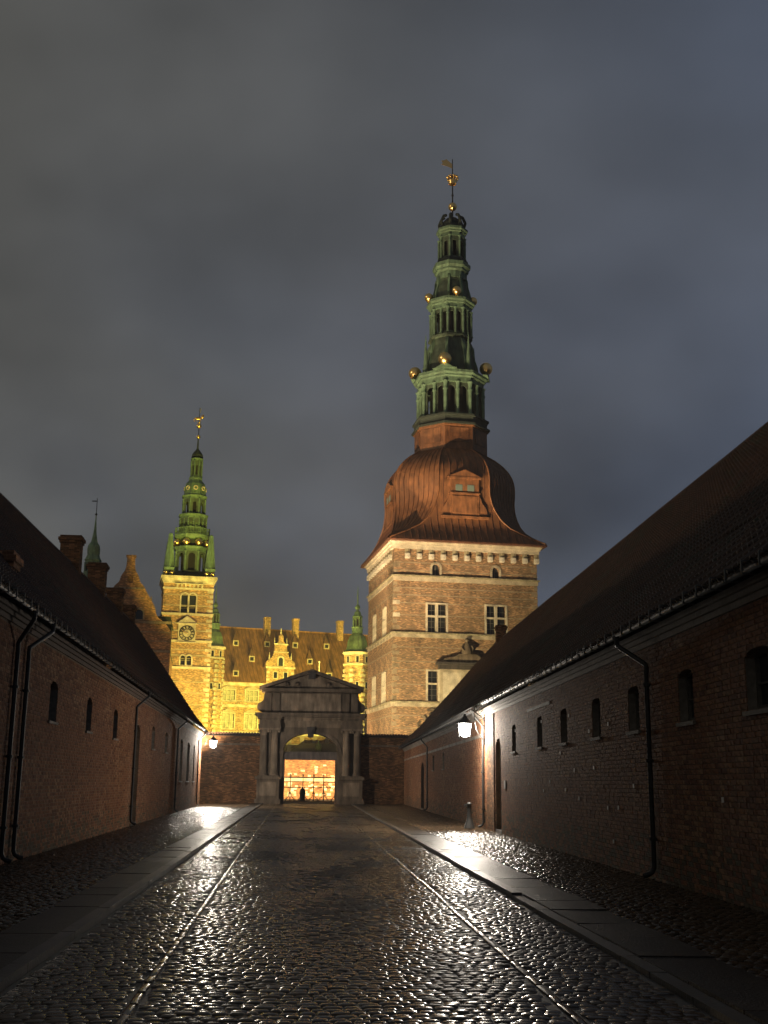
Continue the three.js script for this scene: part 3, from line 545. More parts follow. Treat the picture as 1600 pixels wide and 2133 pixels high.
// ------------------------------------------------------------------ floodlights (the lamps that light the castle)
function flood(label, [x, y, z], [tx, ty, tz], color, cd, angle = 34, group) {
  const o = thing('floodlight', label, 'floodlight', [x, y, z], Math.atan2(tx - x, tz - z), group);
  const p = -Math.atan2(ty - y, Math.hypot(tx - x, tz - z)), head = new THREE.Group(); head.name = 'lamp_head'; head.rotation.x = p; o.add(head);
  part('bracket', [B(0.5, 0.04, 0.06, 0, -0.3, 0), B(0.03, 0.34, 0.05, -0.24, -0.14, 0), B(0.03, 0.34, 0.05, 0.24, -0.14, 0), Cy(0.06, 0.1, 0.14, 0, -0.45, 0, 10)], M.iron, o);
  part('housing', [B0(-0.2, 0.2, -0.15, 0.15, -0.12, 0.05), B0(-0.22, 0.22, -0.17, -0.151, -0.12, 0.1), B0(-0.22, 0.22, 0.151, 0.17, -0.12, 0.1)], M.iron, head);
  part('lamp_glass', B0(-0.19, 0.19, -0.14, 0.14, 0.051, 0.06), glow(color, 3), head);
  const s = new THREE.SpotLight(rgb(...color), cd, 0, angle * Math.PI / 180, 0.6); s.position.set(0, 0, 0.12); s.target.position.set(0, 0, 5); s.castShadow = true; s.shadow.radius = 8; s.name = 'flood_beam';
  head.add(s, s.target); return o;
}
const WARM2 = [1, 0.7, 0.4], WARM = [1, 0.77, 0.38], YEL = [1.08, 0.86, 0.14], ORA = [1.0, 0.64, 0.28];
flood('floodlight on the ground behind the wall, aimed at the front of the gate tower', [2.5, 0.6, -94.5], [14, 17, -113], WARM, 3500, 38);
flood('floodlight on the ground behind the wall, aimed at the gate tower spire', [4.5, 0.6, -93.6], [14.5, 44, -116], WARM2, 5200, 26);
flood('floodlight past the end of the left stable, aimed at the gate tower roof and spire', [-13.5, 0.8, -86.5], [13.5, 40, -117], WARM2, 12500, 24);
flood('floodlight on the ground left of the gate tower, aimed at its left side', [-6, 0.6, -108], [7, 17, -120], WARM, 1700, 40);
flood('floodlight on the ground before the clock tower, aimed at its brick shaft', [-8.5, 0.6, -129.5], [-15, 17, -143], YEL, 3300, 36);
flood('floodlight on the courtyard ground, aimed at the green spire of the clock tower', [-7, 0.6, -95], [-15, 37, -145], YEL, 13000, 12);
flood('floodlight on the courtyard ground, aimed at the left end of the castle wing', [-3, 0.6, -146], [-6, 13, -177], YEL, 5600, 50);
flood('floodlight on the courtyard ground, aimed at the middle of the castle wing', [2, 0.6, -148], [3, 17, -180], YEL, 5600, 50);
flood('floodlight on the ground behind the wall, aimed at the roof of the castle wing', [-5.5, 0.6, -94.5], [3, 25, -182], YEL, 15000, 11);
flood('floodlight on the courtyard ground, aimed at the right corner turret', [0.5, 0.6, -142.5], [6.2, 14, -150], YEL, 4200, 34);
flood('floodlight on the ground left of the gateway view, aimed at the bridge wall', [-7.5, 0.4, -119], [0, 2, -128], ORA, 2000, 50);
flood('floodlight on the ground right of the gateway view, aimed at the bridge wall', [6.6, 0.4, -119], [0, 2, -128], ORA, 2000, 50);

// ------------------------------------------------------------------ spires: shared builders
function ringOf(n, r, a0 = 0) { return Array.from({ length: n }, (_, i) => { const a = a0 + i * 2 * Math.PI / n; return [Math.sin(a) * r, Math.cos(a) * r, a]; }); }
// an octagonal storey with arched openings and columns; R is the circumscribed radius
function storey(o, cx, cz, R0, h0, h1, n, m, { colR = 0.16, colOut = 0.12, arch = 0.75, open = 0.5, sill = 0.25 } = {}) {
  const ap = R0 * Math.cos(Math.PI / 8), half = R0 * Math.sin(Math.PI / 8), W = half * 2, H = h1 - h0;
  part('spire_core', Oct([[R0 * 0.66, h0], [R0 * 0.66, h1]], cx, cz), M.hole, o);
  const holes = []; for (let i = 0; i < n; i++) { const c = -half + W * (i + 0.5) / n, w = W / n * open / 2; const y1 = h0 + H * arch - w; holes.push(archPts(c - w, c + w, h0 + H * sill * 0.4, y1, w, 8)); }
  const g = done(Ext(withHoles([[-half + 0.005, h0], [half - 0.005, h0], [half - 0.005, h1], [-half + 0.005, h1]], holes), 0.12, ap - 0.12));
  for (const [, , a] of ringOf(8, 1)) { const p = part('arch_panel', g, M.greenMid ??= mat([0.075, 0.115, 0.075], 0.75, { map: streaks }), o); p.position.set(cx, 0, cz); p.rotation.y = a; }  // darker green puts the shade between the columns into the colour
  const cg = done([Lathe([[colR * 1.4, 0], [colR * 1.4, H * 0.05], [colR, H * 0.08], [colR, H * 0.72], [colR * 1.35, H * 0.74], [colR * 1.35, H * 0.78], [colR, H * 0.8], [colR, H * 0.93], [colR * 1.6, H]], 10)]);
  for (const [x, z] of ringOf(8, R0 + colOut, Math.PI / 8)) { const c = part('column', cg, m, o); c.position.set(cx + x, h0, cz + z); }
  if (n > 1) for (const [x, z] of ringOf(8, ap + colOut)) { const c = part('column', cg, m, o); c.position.set(cx + x, h0, cz + z); c.scale.set(0.85, 1, 0.85); }
}
const cornicePts = (r, h0, h1, out) => [[r * 0.8, h0], [r, h0], [r, h0 + (h1 - h0) * 0.4], [r + out * 0.5, h0 + (h1 - h0) * 0.5], [r + out * 0.5, h0 + (h1 - h0) * 0.62], [r + out, h0 + (h1 - h0) * 0.75], [r + out, h1 - 0.02], [r * 0.7, h1 + 0.12]];

// ------------------------------------------------------------------ the gate tower
const tower = thing('gate_tower', 'massive square brick gate tower with red copper dome and tall green spire', 'tower', [8.04, 0, -112], 7 * Math.PI / 180);
{
  const o = tower, W = 14.75, Dp = 14.4, H = 24.6;
  const CX = 7.6, CZ = -7.2;
  const wins = [[3.87, 4.65, 21.8, 22.55, 0.38], [10.07, 10.77, 21.75, 22.5, 0.36]], cross = [[3.42, 5.28, 16.1, 18.88], [9.42, 11.38, 16.1, 18.92], [3.46, 4.43, 9.42, 12.3]];
  const holes = wins.map((w) => archPts(w[0], w[1], w[2], w[3], w[4])).concat(cross.map((c) => archPts(c[0], c[1], c[2], c[3], 0)));
  const body = part('wall', Ext(withHoles([[0, -0.2], [W, -0.2], [W, H], [0, H]], holes), 0.7, -0.7), M.castleBrick, o);
  part('side_wall', [B0(0.001, 0.7, -0.2, H, -Dp, -0.701)], M.castleBrick, o);
  part('side_wall_001', [B0(W - 0.7, W - 0.001, -0.2, H, -Dp, -0.701)], M.castleBrick, o);
  part('back_wall', [B0(0.701, W - 0.701, -0.2, H, -Dp, -Dp + 0.7)], M.castleBrick, o);
  const band = (h0, h1, out) => [B0(-out, W + out, h0, h1, 0.001, out), B0(-out, -0.001, h0, h1, -Dp, 0), B0(W + 0.001, W + out, h0, h1, -Dp, 0)];
  for (const [a, b] of [[21.15, 21.72], [15.55, 16.05], [8.85, 9.35]]) { const s = part('string_course', band(a, b - 0.16, 0.1), M.sand, o); part('moulding', band(b - 0.159, b, 0.24), M.greenStone ??= mat([0.36, 0.31, 0.2], 0.9, { map: streaks }), s); }
  // thin courses of sandstone in the brick
  for (const [x, w, h0, h1] of [[1.2, 0.5, 19.6, 21.1], [6.4, 0.35, 18.9, 21.1], [8.0, 0.6, 19.9, 21.1], [12.6, 0.5, 18.4, 21.1], [2.4, 0.4, 13.9, 15.5], [10.8, 0.5, 13.6, 15.5]]) part('patched_brick', Ext(shapeOf([[x - w, h1], [x + w, h1], [x + w * 0.6, (h0 + h1) / 2], [x + w * 0.7, h0 + 0.2], [x - w * 0.2, h0], [x - w * 0.8, h0 + 0.6]]), 0.012, 0.001), M.patch ??= mat([0.52, 0.47, 0.42], 0.92, { map: brickMap, bumpMap: brickBump, bumpScale: 0.012 }), o);
  const thin = []; for (const h of [22.2, 23.0, 20.45, 19.75, 18.95, 17.75, 14.6, 13.2, 12.4, 10.98, 8.0, 6.8]) for (const [a, b] of (() => { let segs = [[0, W]]; for (const c of cross) if (h > c[2] - 0.05 && h < c[3] + 0.2) segs = segs.flatMap(([p, q]) => [[p, Math.min(q, c[0] - 0.25)], [Math.max(p, c[1] + 0.25), q]].filter(([x, y]) => y > x)); for (const c of wins) if (h > c[2] && h < c[3] + c[4]) segs = segs.flatMap(([p, q]) => [[p, Math.min(q, c[0] - 0.2)], [Math.max(p, c[1] + 0.2), q]].filter(([x, y]) => y > x)); return segs; })()) thin.push([h, a, b]);
  for (const [h, a, b] of thin) part('stone_course', B0(a, b, h - 0.05, h + 0.05, 0.001, 0.025), M.course ??= mat([0.37, 0.29, 0.195], 0.9, { map: grainA, bumpMap: grainBump, bumpScale: 0.012 }), o);
  for (const h of [22.9, 19.8, 18.3, 17.3, 14.2, 12.6, 11.0, 8.0]) part('stone_course', B0(-0.025, -0.001, h - 0.05, h + 0.05, -Dp, -0.0), M.course, o);
  // cornice with corbels
  const c = part('cornice', [...band(24.35, 24.7, 0.22), ...band(24.701, 24.95, 0.36), ...band(24.951, 25.2, 0.5)], M.sandPale, o);
  const cg = done([B(0.5, 0.46, 0.34, 0, 0, 0.17), B(0.42, 0.34, 0.26, 0, -0.1, 0.13)]), cg2 = done([Ext(shapeOf([[-0.25, 0], [0.25, 0], [0.25, 0.3], [0.15, 0.62], [-0.15, 0.62], [-0.25, 0.3]]), 0.2)]);
  for (let k = 0; k < 12; k++) { const q = part('corbel', cg, M.corbel ??= mat([0.8, 0.74, 0.62], 0.8, { map: grainA }), o); q.position.set(1.33 + 1.215 * k, 23.65, 0.001); const r = part('console', cg2, M.greenStone, o); r.position.set(1.33 + 1.215 * k, 23.9, 0.002); }
  for (let k = 0; k < 11; k++) { const q = part('corbel', cg, M.corbel ??= mat([0.8, 0.74, 0.62], 0.8, { map: grainA }), o); q.position.set(-0.001, 23.65, -1.2 - 1.24 * k); q.rotation.y = -Math.PI / 2; const r = part('console', cg2, M.greenStone, o); r.position.set(-0.002, 23.9, -1.2 - 1.24 * k); r.rotation.y = -Math.PI / 2; }
  // quoins at the two front corners
  for (let h = 7, i = 0; h < 23; h += 0.62, i++) {
    if ([8.85, 15.5, 21.1].some((q) => h > q - 0.45 && h < q + 0.6)) continue;
    const l = i % 2 ? 0.62 : 0.36;
    part('quoin', [B0(-0.03, l, h, h + 0.4, 0.001, 0.03), B0(-0.03, -0.001, h, h + 0.4, -(i % 2 ? 0.36 : 0.62), 0)], (h > 16.3 && h < 20 && i % 2) ? M.sandPale : M.quoinBrown ??= mat([0.34, 0.26, 0.17], 0.9, { map: grainA, bumpMap: grainBump, bumpScale: 0.01 }), o);
    part('quoin', [B0(W - l, W + 0.03, h, h + 0.4, 0.001, 0.03)], M.quoinBrown, o);
  }
  // windows
  for (const w of wins) {
    const f = part('window', Ext(withHoles(archPts(w[0] - 0.22, w[1] + 0.22, w[2] - 0.1, w[3], w[4] + 0.22), [archPts(w[0], w[1], w[2], w[3], w[4])]), 0.1, 0.001), M.sand, o);
    part('pane', Ext(shapeOf(archPts(w[0], w[1], w[2], w[3], w[4])), 0.05, -0.4), M.paneOld, f);
    part('glazing_bar', [B(0.05, w[3] - w[2] + 0.3, 0.05, (w[0] + w[1]) / 2, (w[2] + w[3]) / 2 + 0.12, -0.32)], M.frameDark, f);
  }
  for (const q of cross) {
    const f = part('window', Ext(withHoles([[q[0] - 0.2, q[2] - 0.02], [q[1] + 0.2, q[2] - 0.02], [q[1] + 0.2, q[3] + 0.16], [q[0] - 0.2, q[3] + 0.16]], [archPts(q[0], q[1], q[2] + 0.01, q[3], 0)]), 0.32, -0.22), M.sandPale, o);
    part('pane', B0(q[0], q[1], q[2], q[3], -0.42, -0.38), M.glass, f);
    const two = q[1] - q[0] > 1.5, hm = q[2] + (q[3] - q[2]) * 0.58, bars = [B0(q[0], q[1], hm - 0.08, hm + 0.08, -0.3, 0.04)];
    if (two) bars.push(B0((q[0] + q[1]) / 2 - 0.13, (q[0] + q[1]) / 2 + 0.13, q[2], q[3], -0.29, 0.06));
    part('mullion', bars, M.sandPale, f);
    const gb = []; for (const x of two ? [0.25, 0.75] : [0.5]) gb.push(B(0.04, q[3] - q[2], 0.03, q[0] + (q[1] - q[0]) * x, (q[2] + q[3]) / 2, -0.36)); for (const y of [0.2, 0.4, 0.8]) gb.push(B(q[1] - q[0], 0.03, 0.03, (q[0] + q[1]) / 2, q[2] + (q[3] - q[2]) * y, -0.355));
    part('glazing_bar', gb, M.frameDark, f);
  }
  for (const [d0, d1, h0, h1] of [[3.6, 5.2, 16.15, 18.9], [9.3, 10.9, 16.15, 18.9], [3.6, 5.4, 9.45, 12.35], [9.2, 10.9, 9.45, 12.35]]) { // windows of the left side
    const f = part('window', [B0(-0.14, -0.001, h0, h1 + 0.12, -d0 - 0.2, -d0), B0(-0.14, -0.001, h0, h1 + 0.12, -d1, -d1 + 0.2), B0(-0.15, -0.001, h1, h1 + 0.16, -d1 + 0.2, -d0 - 0.2), B0(-0.14, -0.001, h0 + 1.5, h0 + 1.66, -d1 + 0.2, -d0 - 0.2), B0(-0.14, -0.001, h0, h1, -(d0 + d1) / 2 - 0.09, -(d0 + d1) / 2 + 0.09)], M.sandPale, o);
    part('pane', B0(-0.02, -0.001, h0, h1, -d1, -d0), M.glass, f);
  }
  // the portal top in front of the tower
  const pt = part('portal', [B0(4.62, 9.8, 7.0, 12.5, 0.001, 0.35)], M.sand, o, 'sandstone portal front with cornice, seated figure and carved panel');
  part('portal_cornice', [B0(4.2, 10.2, 12.9, 13.15, 0.002, 0.95), B0(4.45, 9.95, 12.501, 12.9, 0.002, 0.6)], M.darkest, pt);
  part('portal_pediment', [Ext(shapeOf([[4.6, 13.151], [9.8, 13.151], [9.5, 13.5], [8.6, 13.75], [8.3, 14.0], [6.4, 14.0], [6.1, 13.75], [5.0, 13.5]]), 0.6, 0.003)], M.darkStone, pt);
  part('portal_panel', [B0(4.9, 6.7, 9.5, 12.2, 0.351, 0.4)], M.sandPale, pt);
  part('statue', [Lathe([[0.5, 14.0], [0.55, 14.3], [0.42, 14.7], [0.28, 15.0], [0.2, 15.12], [0.16, 15.2]], 12, 7.3, 0, 0.35), Sp(0.24, 7.3, 15.38, 0.4, 12, 10), Tube([[7.0, 14.95, 0.35], [6.75, 14.6, 0.6], [6.9, 14.3, 0.8]], 0.12, 8), Tube([[7.6, 14.95, 0.35], [7.9, 14.6, 0.55], [7.75, 14.25, 0.8]], 0.12, 8)], M.darkStone, pt);
  part('carved_ornament', [Tube([[3.0, 8.0, 0.15], [3.3, 7.55, 0.3], [4.0, 7.6, 0.35], [4.3, 8.2, 0.3], [3.9, 8.65, 0.25], [3.4, 8.5, 0.2]], 0.16, 8), Sp(0.28, 3.8, 8.1, 0.25), Tube([[2.7, 7.5, 0.1], [2.4, 7.1, 0.2], [2.9, 6.8, 0.2]], 0.12, 8)], M.darkStone, pt);

  // --- dome: square at the eaves, octagonal above
  const prof = [[25.2, 8.15, 8.15], [25.32, 8.1, 8.05], [25.75, 7.72, 7.1], [26.3, 7.33, 6.0], [27, 6.98, 4.75], [27.8, 6.72, 3.9], [28.7, 6.52, 3.35], [29.6, 6.42, 2.95], [30.6, 6.42, 2.72], [31.6, 6.5, 2.69], [32.5, 6.5, 2.69], [33.4, 6.3, 2.61], [34.2, 5.88, 2.43], [34.9, 5.3, 2.2], [35.5, 4.62, 1.92], [36.0, 3.9, 1.62], [36.3, 3.4, 1.41]];
  const ringAt = (a, b, y) => [[b, y, a], [a, y, b], [a, y, -b], [b, y, -a], [-b, y, -a], [-a, y, -b], [-a, y, b], [-b, y, a]];
  const V = []; for (let i = 0; i + 1 < prof.length; i++) { const A = ringAt(prof[i][1], prof[i][2], prof[i][0]), C = ringAt(prof[i + 1][1], prof[i + 1][2], prof[i + 1][0]); for (let k = 0; k < 8; k++) { const l = (k + 1) % 8; V.push(...A[k], ...C[k], ...A[l], ...A[l], ...C[k], ...C[l]); } }
  const dg = new THREE.BufferGeometry(); dg.setAttribute('position', new THREE.Float32BufferAttribute(V, 3)); dg.translate(CX - 0.2, 0, CZ);
  // smooth along the curve, creased at the edges of the eight faces
  { dg.computeVertexNormals(); const p = dg.attributes.position, nn = dg.attributes.normal, mp = new Map(); const key = (i, k) => k + '|' + p.getX(i).toFixed(3) + '|' + p.getY(i).toFixed(3) + '|' + p.getZ(i).toFixed(3); for (let i = 0; i < p.count; i++) { const k = key(i, Math.floor(i / 6) % 8), a = mp.get(k) ?? [0, 0, 0]; a[0] += nn.getX(i); a[1] += nn.getY(i); a[2] += nn.getZ(i); mp.set(k, a); } for (let i = 0; i < p.count; i++) { const a = mp.get(key(i, Math.floor(i / 6) % 8)), l = Math.hypot(...a); nn.setXYZ(i, a[0] / l, a[1] / l, a[2] / l); } }
  const dome = part('dome', smooth(dg), M.domeRed, o);
  const at = (h) => { let i = 0; while (i < prof.length - 2 && h > prof[i + 1][0]) i++; const t = (h - prof[i][0]) / (prof[i + 1][0] - prof[i][0]); return [prof[i][1] + (prof[i + 1][1] - prof[i][1]) * t, prof[i][2] + (prof[i + 1][2] - prof[i][2]) * t]; };
  const seam = (pts) => part('roof_seam', Tube(pts.map((q) => [q[0] + CX - 0.2, q[1], q[2] + CZ]), 0.038, 4, pts.length * 2), M.domeSeam, dome);
  const hs = prof.map((p) => p[0]);
  for (let side = 0; side < 4; side++) {
    const c = Math.cos(side * Math.PI / 2), s = Math.sin(side * Math.PI / 2), turn = ([x, y, z]) => [x * c + z * s, y, -x * s + z * c];
    for (let x = -7.2; x <= 7.21; x += 0.72) { const pts = []; for (const h of hs) { const [a, b] = at(h); if (Math.abs(x) < b - 0.02) pts.push(turn([x, h, a + 0.02])); } if (pts.length > 2) seam(pts); }
    for (let f = 0.1; f < 0.95; f += 0.114) { const pts = []; for (const h of hs.slice(2)) { const [a, b] = at(h); pts.push(turn([b + (a - b) * f + 0.014, h, a + (b - a) * f + 0.014])); } seam(pts); }
    for (const sg of [-1, 1]) { const pts = hs.slice(1).map((h) => { const [a, b] = at(h); return turn([sg * b, h, a + 0.02]); }); part('arris_roll', Tube(pts.map((q) => [q[0] + CX - 0.2, q[1], q[2] + CZ]), 0.09, 6, 40), M.domeRed, dome); }
  }
  part('eaves_edge', [B0(CX - 8.4, CX + 8.0, 25.06, 25.2, CZ - 8.2, CZ + 8.2)], M.domeSeam, o);
  // dormer on the dome's front, and one like it to each side
  const dorm = (ry) => {
    const d = new THREE.Group(); d.name = 'dome_dormer'; d.position.set(CX - 0.2, 0, CZ).add(new THREE.Vector3(-Math.sin(ry), 0, -Math.cos(ry)).multiplyScalar(ry ? 0.34 : 0.14)); d.rotation.y = ry; o.add(d);
    part('dormer_front', [B0(-1.5, 1.5, 28.1, 32.0, 5.6, 6.95)], M.domeRed, d);
    part('dormer_panel', [B0(-1.3, 1.3, 28.4, 30.2, 6.951, 7.02)], M.domeRed, d);
    part('dormer_sill', [B0(-2.5, 2.5, 27.85, 28.09, 5.8, 7.1), B0(-1.6, 1.6, 30.42, 30.56, 5.8, 7.08)], M.domeRed, d);
    part('dormer_pediment', [B0(-1.75, 1.75, 32.01, 32.2, 5.4, 7.15), Ext(shapeOf([[-1.8, 32.201], [1.8, 32.201], [0, 33.0]]), 1.9, 5.2)], M.domeRed, d);
    for (const s of [-1, 1]) { const sc = new THREE.Shape(); sc.moveTo(s * 1.5, 28.1); sc.lineTo(s * 2.35, 28.1); sc.bezierCurveTo(s * 2.45, 28.9, s * 2.2, 29.1, s * 1.9, 29.5); sc.bezierCurveTo(s * 1.7, 29.8, s * 1.75, 30.2, s * 1.5, 30.4); sc.closePath(); part('dormer_scroll', Ext(sc, 0.9, 5.95), M.domeRed, d); }
    for (const x of [-0.62, 0.62]) part('dormer_window', B0(x - 0.36, x + 0.36, 30.75, 31.4, 6.951, 6.99), M.dormGlass ??= mat([0.12, 0.16, 0.14], 0.3), d);
  };
  dorm(0); dorm(-Math.PI / 2); dorm(Math.PI / 2);
  // --- spire
  const X = CX, Z = CZ, G = M.green;
  part('drum', Oct([[4.0, 36.158], [4.0, 38.722], [4.15, 38.758], [4.15, 38.9]], X, Z), M.domeRed, o);
  const pg = done(B(2.1, 1.6, 0.06, 0, 37.725, 4.0 * Math.cos(Math.PI / 8) + 0.03)); for (const [, , a] of ringOf(8, 1)) { const p = part('drum_panel', pg, M.domeRed, o); p.position.set(X, 0, Z); p.rotation.y = a; }
  part('spire_plinth', Oct([[3.6, 38.901], [4.35, 38.901], [4.35, 39.092], [4.0, 39.332], [4.1, 39.812], [4.25, 39.86], [4.25, 40.052], [3.0, 40.209]], X, Z), M.greenDark, o);
  storey(o, X, Z, 3.38, 40.1, 43.8, 2, G, { colR: 0.21, colOut: 0.2, open: 0.6, arch: 0.9 });
  part('spire_cornice', Oct(cornicePts(3.7, 43.801, 45.071, 0.45), X, Z), G, o);
  ringOf(8, 4.05, Math.PI / 8).forEach(([x, z, a], i) => {
    if (i % 2 === 1) { // a raised gable with a gilded ball
      const g = part('cornice_gable', [Ext((() => { const s = new THREE.Shape(); s.moveTo(-1.3, 45.022); s.bezierCurveTo(-0.7, 45.071, -0.6, 45.556, 0, 45.556); s.bezierCurveTo(0.6, 45.556, 0.7, 45.071, 1.3, 45.022); s.closePath(); return s; })(), 0.5, -0.3).rotateY(a).translate(X + x, 0, Z + z)], G, o);
      part('gilded_ball', [Sp(0.72, X + x * 0.98, 46.138, Z + z * 0.98), Cy(0.18, 0.3, 0.2, X + x * 0.98, 45.362, Z + z * 0.98)], M.gold, o);
    } else part('pinnacle', [Lathe([[0.36, 45.071], [0.36, 45.75], [0.28, 45.848], [0.2, 47.278], [0.02, 49.672]], 8, X + x * 0.82, 0, Z + z * 0.82)], G, o);
  });
  part('spire_bulb', Oct([[3.0, 45.071], [2.95, 45.75], [2.75, 46.823], [2.6, 47.735], [2.3, 48.646], [2.2, 49.445], [2.5, 49.558], [2.5, 49.786], [1.9, 49.997]], X, Z), M.greenMid ??= mat([0.085, 0.13, 0.085], 0.7, { map: streaks }), o);
  const vol = done(Ext((() => { const s = new THREE.Shape(); s.moveTo(0, 45.167); s.lineTo(0.85, 45.167); s.bezierCurveTo(1.2, 46.366, 0.5, 47.05, 0.5, 47.962); s.bezierCurveTo(0.5, 48.646, 0.3, 49.102, 0, 49.445); s.closePath(); return s; })(), 0.3, -0.15).translate(2.15, 0, 0));
  for (const [, , a] of ringOf(8, 1, Math.PI / 8)) { const v = part('volute', vol, G, o); v.position.set(X, 0, Z); v.rotation.y = a; }
  storey(o, X + 0.08, Z, 2.15, 49.9, 52.913, 2, G, { colR: 0.15, colOut: 0.13, open: 0.6, arch: 0.88 });
  part('spire_cornice', Oct(cornicePts(2.35, 52.914, 54.067, 0.42), X + 0.08, Z), G, o);
  ringOf(4, 2.55).forEach(([x, z]) => part('gilded_ball', [Sp(0.5, X + 0.1 + x, 54.681, Z + z), Cy(0.12, 0.2, 0.3, X + 0.1 + x, 54.067, Z + z)], M.gold, o));
  part('spire_bulb', Oct([[2.05, 54.067], [2.0, 54.783], [1.85, 55.805], [1.6, 56.52], [1.55, 56.929]], X + 0.15, Z), M.greenMid, o);
  for (const [, , a] of ringOf(8, 1, Math.PI / 8)) { const v = part('volute', vol, G, o); v.position.set(X + 0.15, 19.8, Z); v.rotation.y = a; v.scale.set(0.72, 0.76, 0.8); }
  part('spire_cornice', Oct(cornicePts(1.75, 56.827, 58.636, 0.42), X + 0.18, Z), G, o);
  part('spire_plinth', Oct([[1.9, 58.636], [1.85, 59.071], [1.6, 59.387]], X + 0.2, Z), M.greenDark, o);
  storey(o, X + 0.22, Z, 1.4, 59.289, 61.95, 1, G, { colR: 0.12, colOut: 0.1, open: 0.42, arch: 0.82 });
  part('spire_cornice', Oct(cornicePts(1.5, 61.951, 63.031, 0.32), X + 0.25, Z), G, o);
  part('crown_roof', [Oct([[1.5, 63.031], [1.35, 63.78], [0.7, 64.53], [0.12, 64.85], [0.1, 65.195]], X + 0.27, Z)], M.greenDark, o);
  for (const [x, z, a] of ringOf(8, 1.35, Math.PI / 8)) part('crown_leaf', [Tube([[x * 0.95, 63.139, z * 0.95], [x * 1.12, 63.888, z * 1.12], [x * 0.9, 64.636, z * 0.9], [x * 0.62, 64.85, z * 0.62]].map((q) => [q[0] + X + 0.27, q[1], q[2] + Z]), 0.17, 6)], M.greenDark, o);
  const fx = X + 0.33;
  const fin = part('finial_rod', [Cy(0.05, 0.09, 7.4, fx, 64.8, Z, 8), Sp(0.15, fx, 67.6, Z, 10, 8)], M.iron, o);
  part('gilded_ball', Sp(0.5, fx, 66.15, Z), M.gold, o);
  const cr = [Lathe([[0.42, 69.0], [0.48, 69.3], [0.52, 69.32], [0.5, 69.45], [0.44, 69.5]], 16, fx, 0, Z), Cy(0.3, 0.3, 0.25, fx, 68.95, Z)];
  for (const [x, z] of ringOf(8, 0.6)) cr.push(Sp(0.15, fx + x, 69.85, Z + z, 8, 6), Tube([[fx + x * 0.8, 69.4, Z + z * 0.8], [fx + x * 1.1, 69.75, Z + z * 1.1], [fx + x * 0.7, 70.05, Z + z * 0.7], [fx, 69.9, Z]], 0.07, 6));
  part('gilded_crown', cr, M.gold, o);
  part('weather_vane', [Ext((() => { const s = new THREE.Shape(); s.moveTo(0, 71.0); s.lineTo(0, 71.5); s.bezierCurveTo(-0.3, 71.9, -0.5, 71.8, -0.7, 72.15); s.bezierCurveTo(-1.0, 71.9, -1.1, 71.95, -1.3, 71.9); s.lineTo(-1.15, 71.65); s.lineTo(-1.3, 71.4); s.bezierCurveTo(-0.9, 71.3, -0.6, 71.3, 0, 71.0); s.closePath(); return s; })(), 0.05, -0.025).translate(fx, 0, Z)], M.goldRough, o);
}

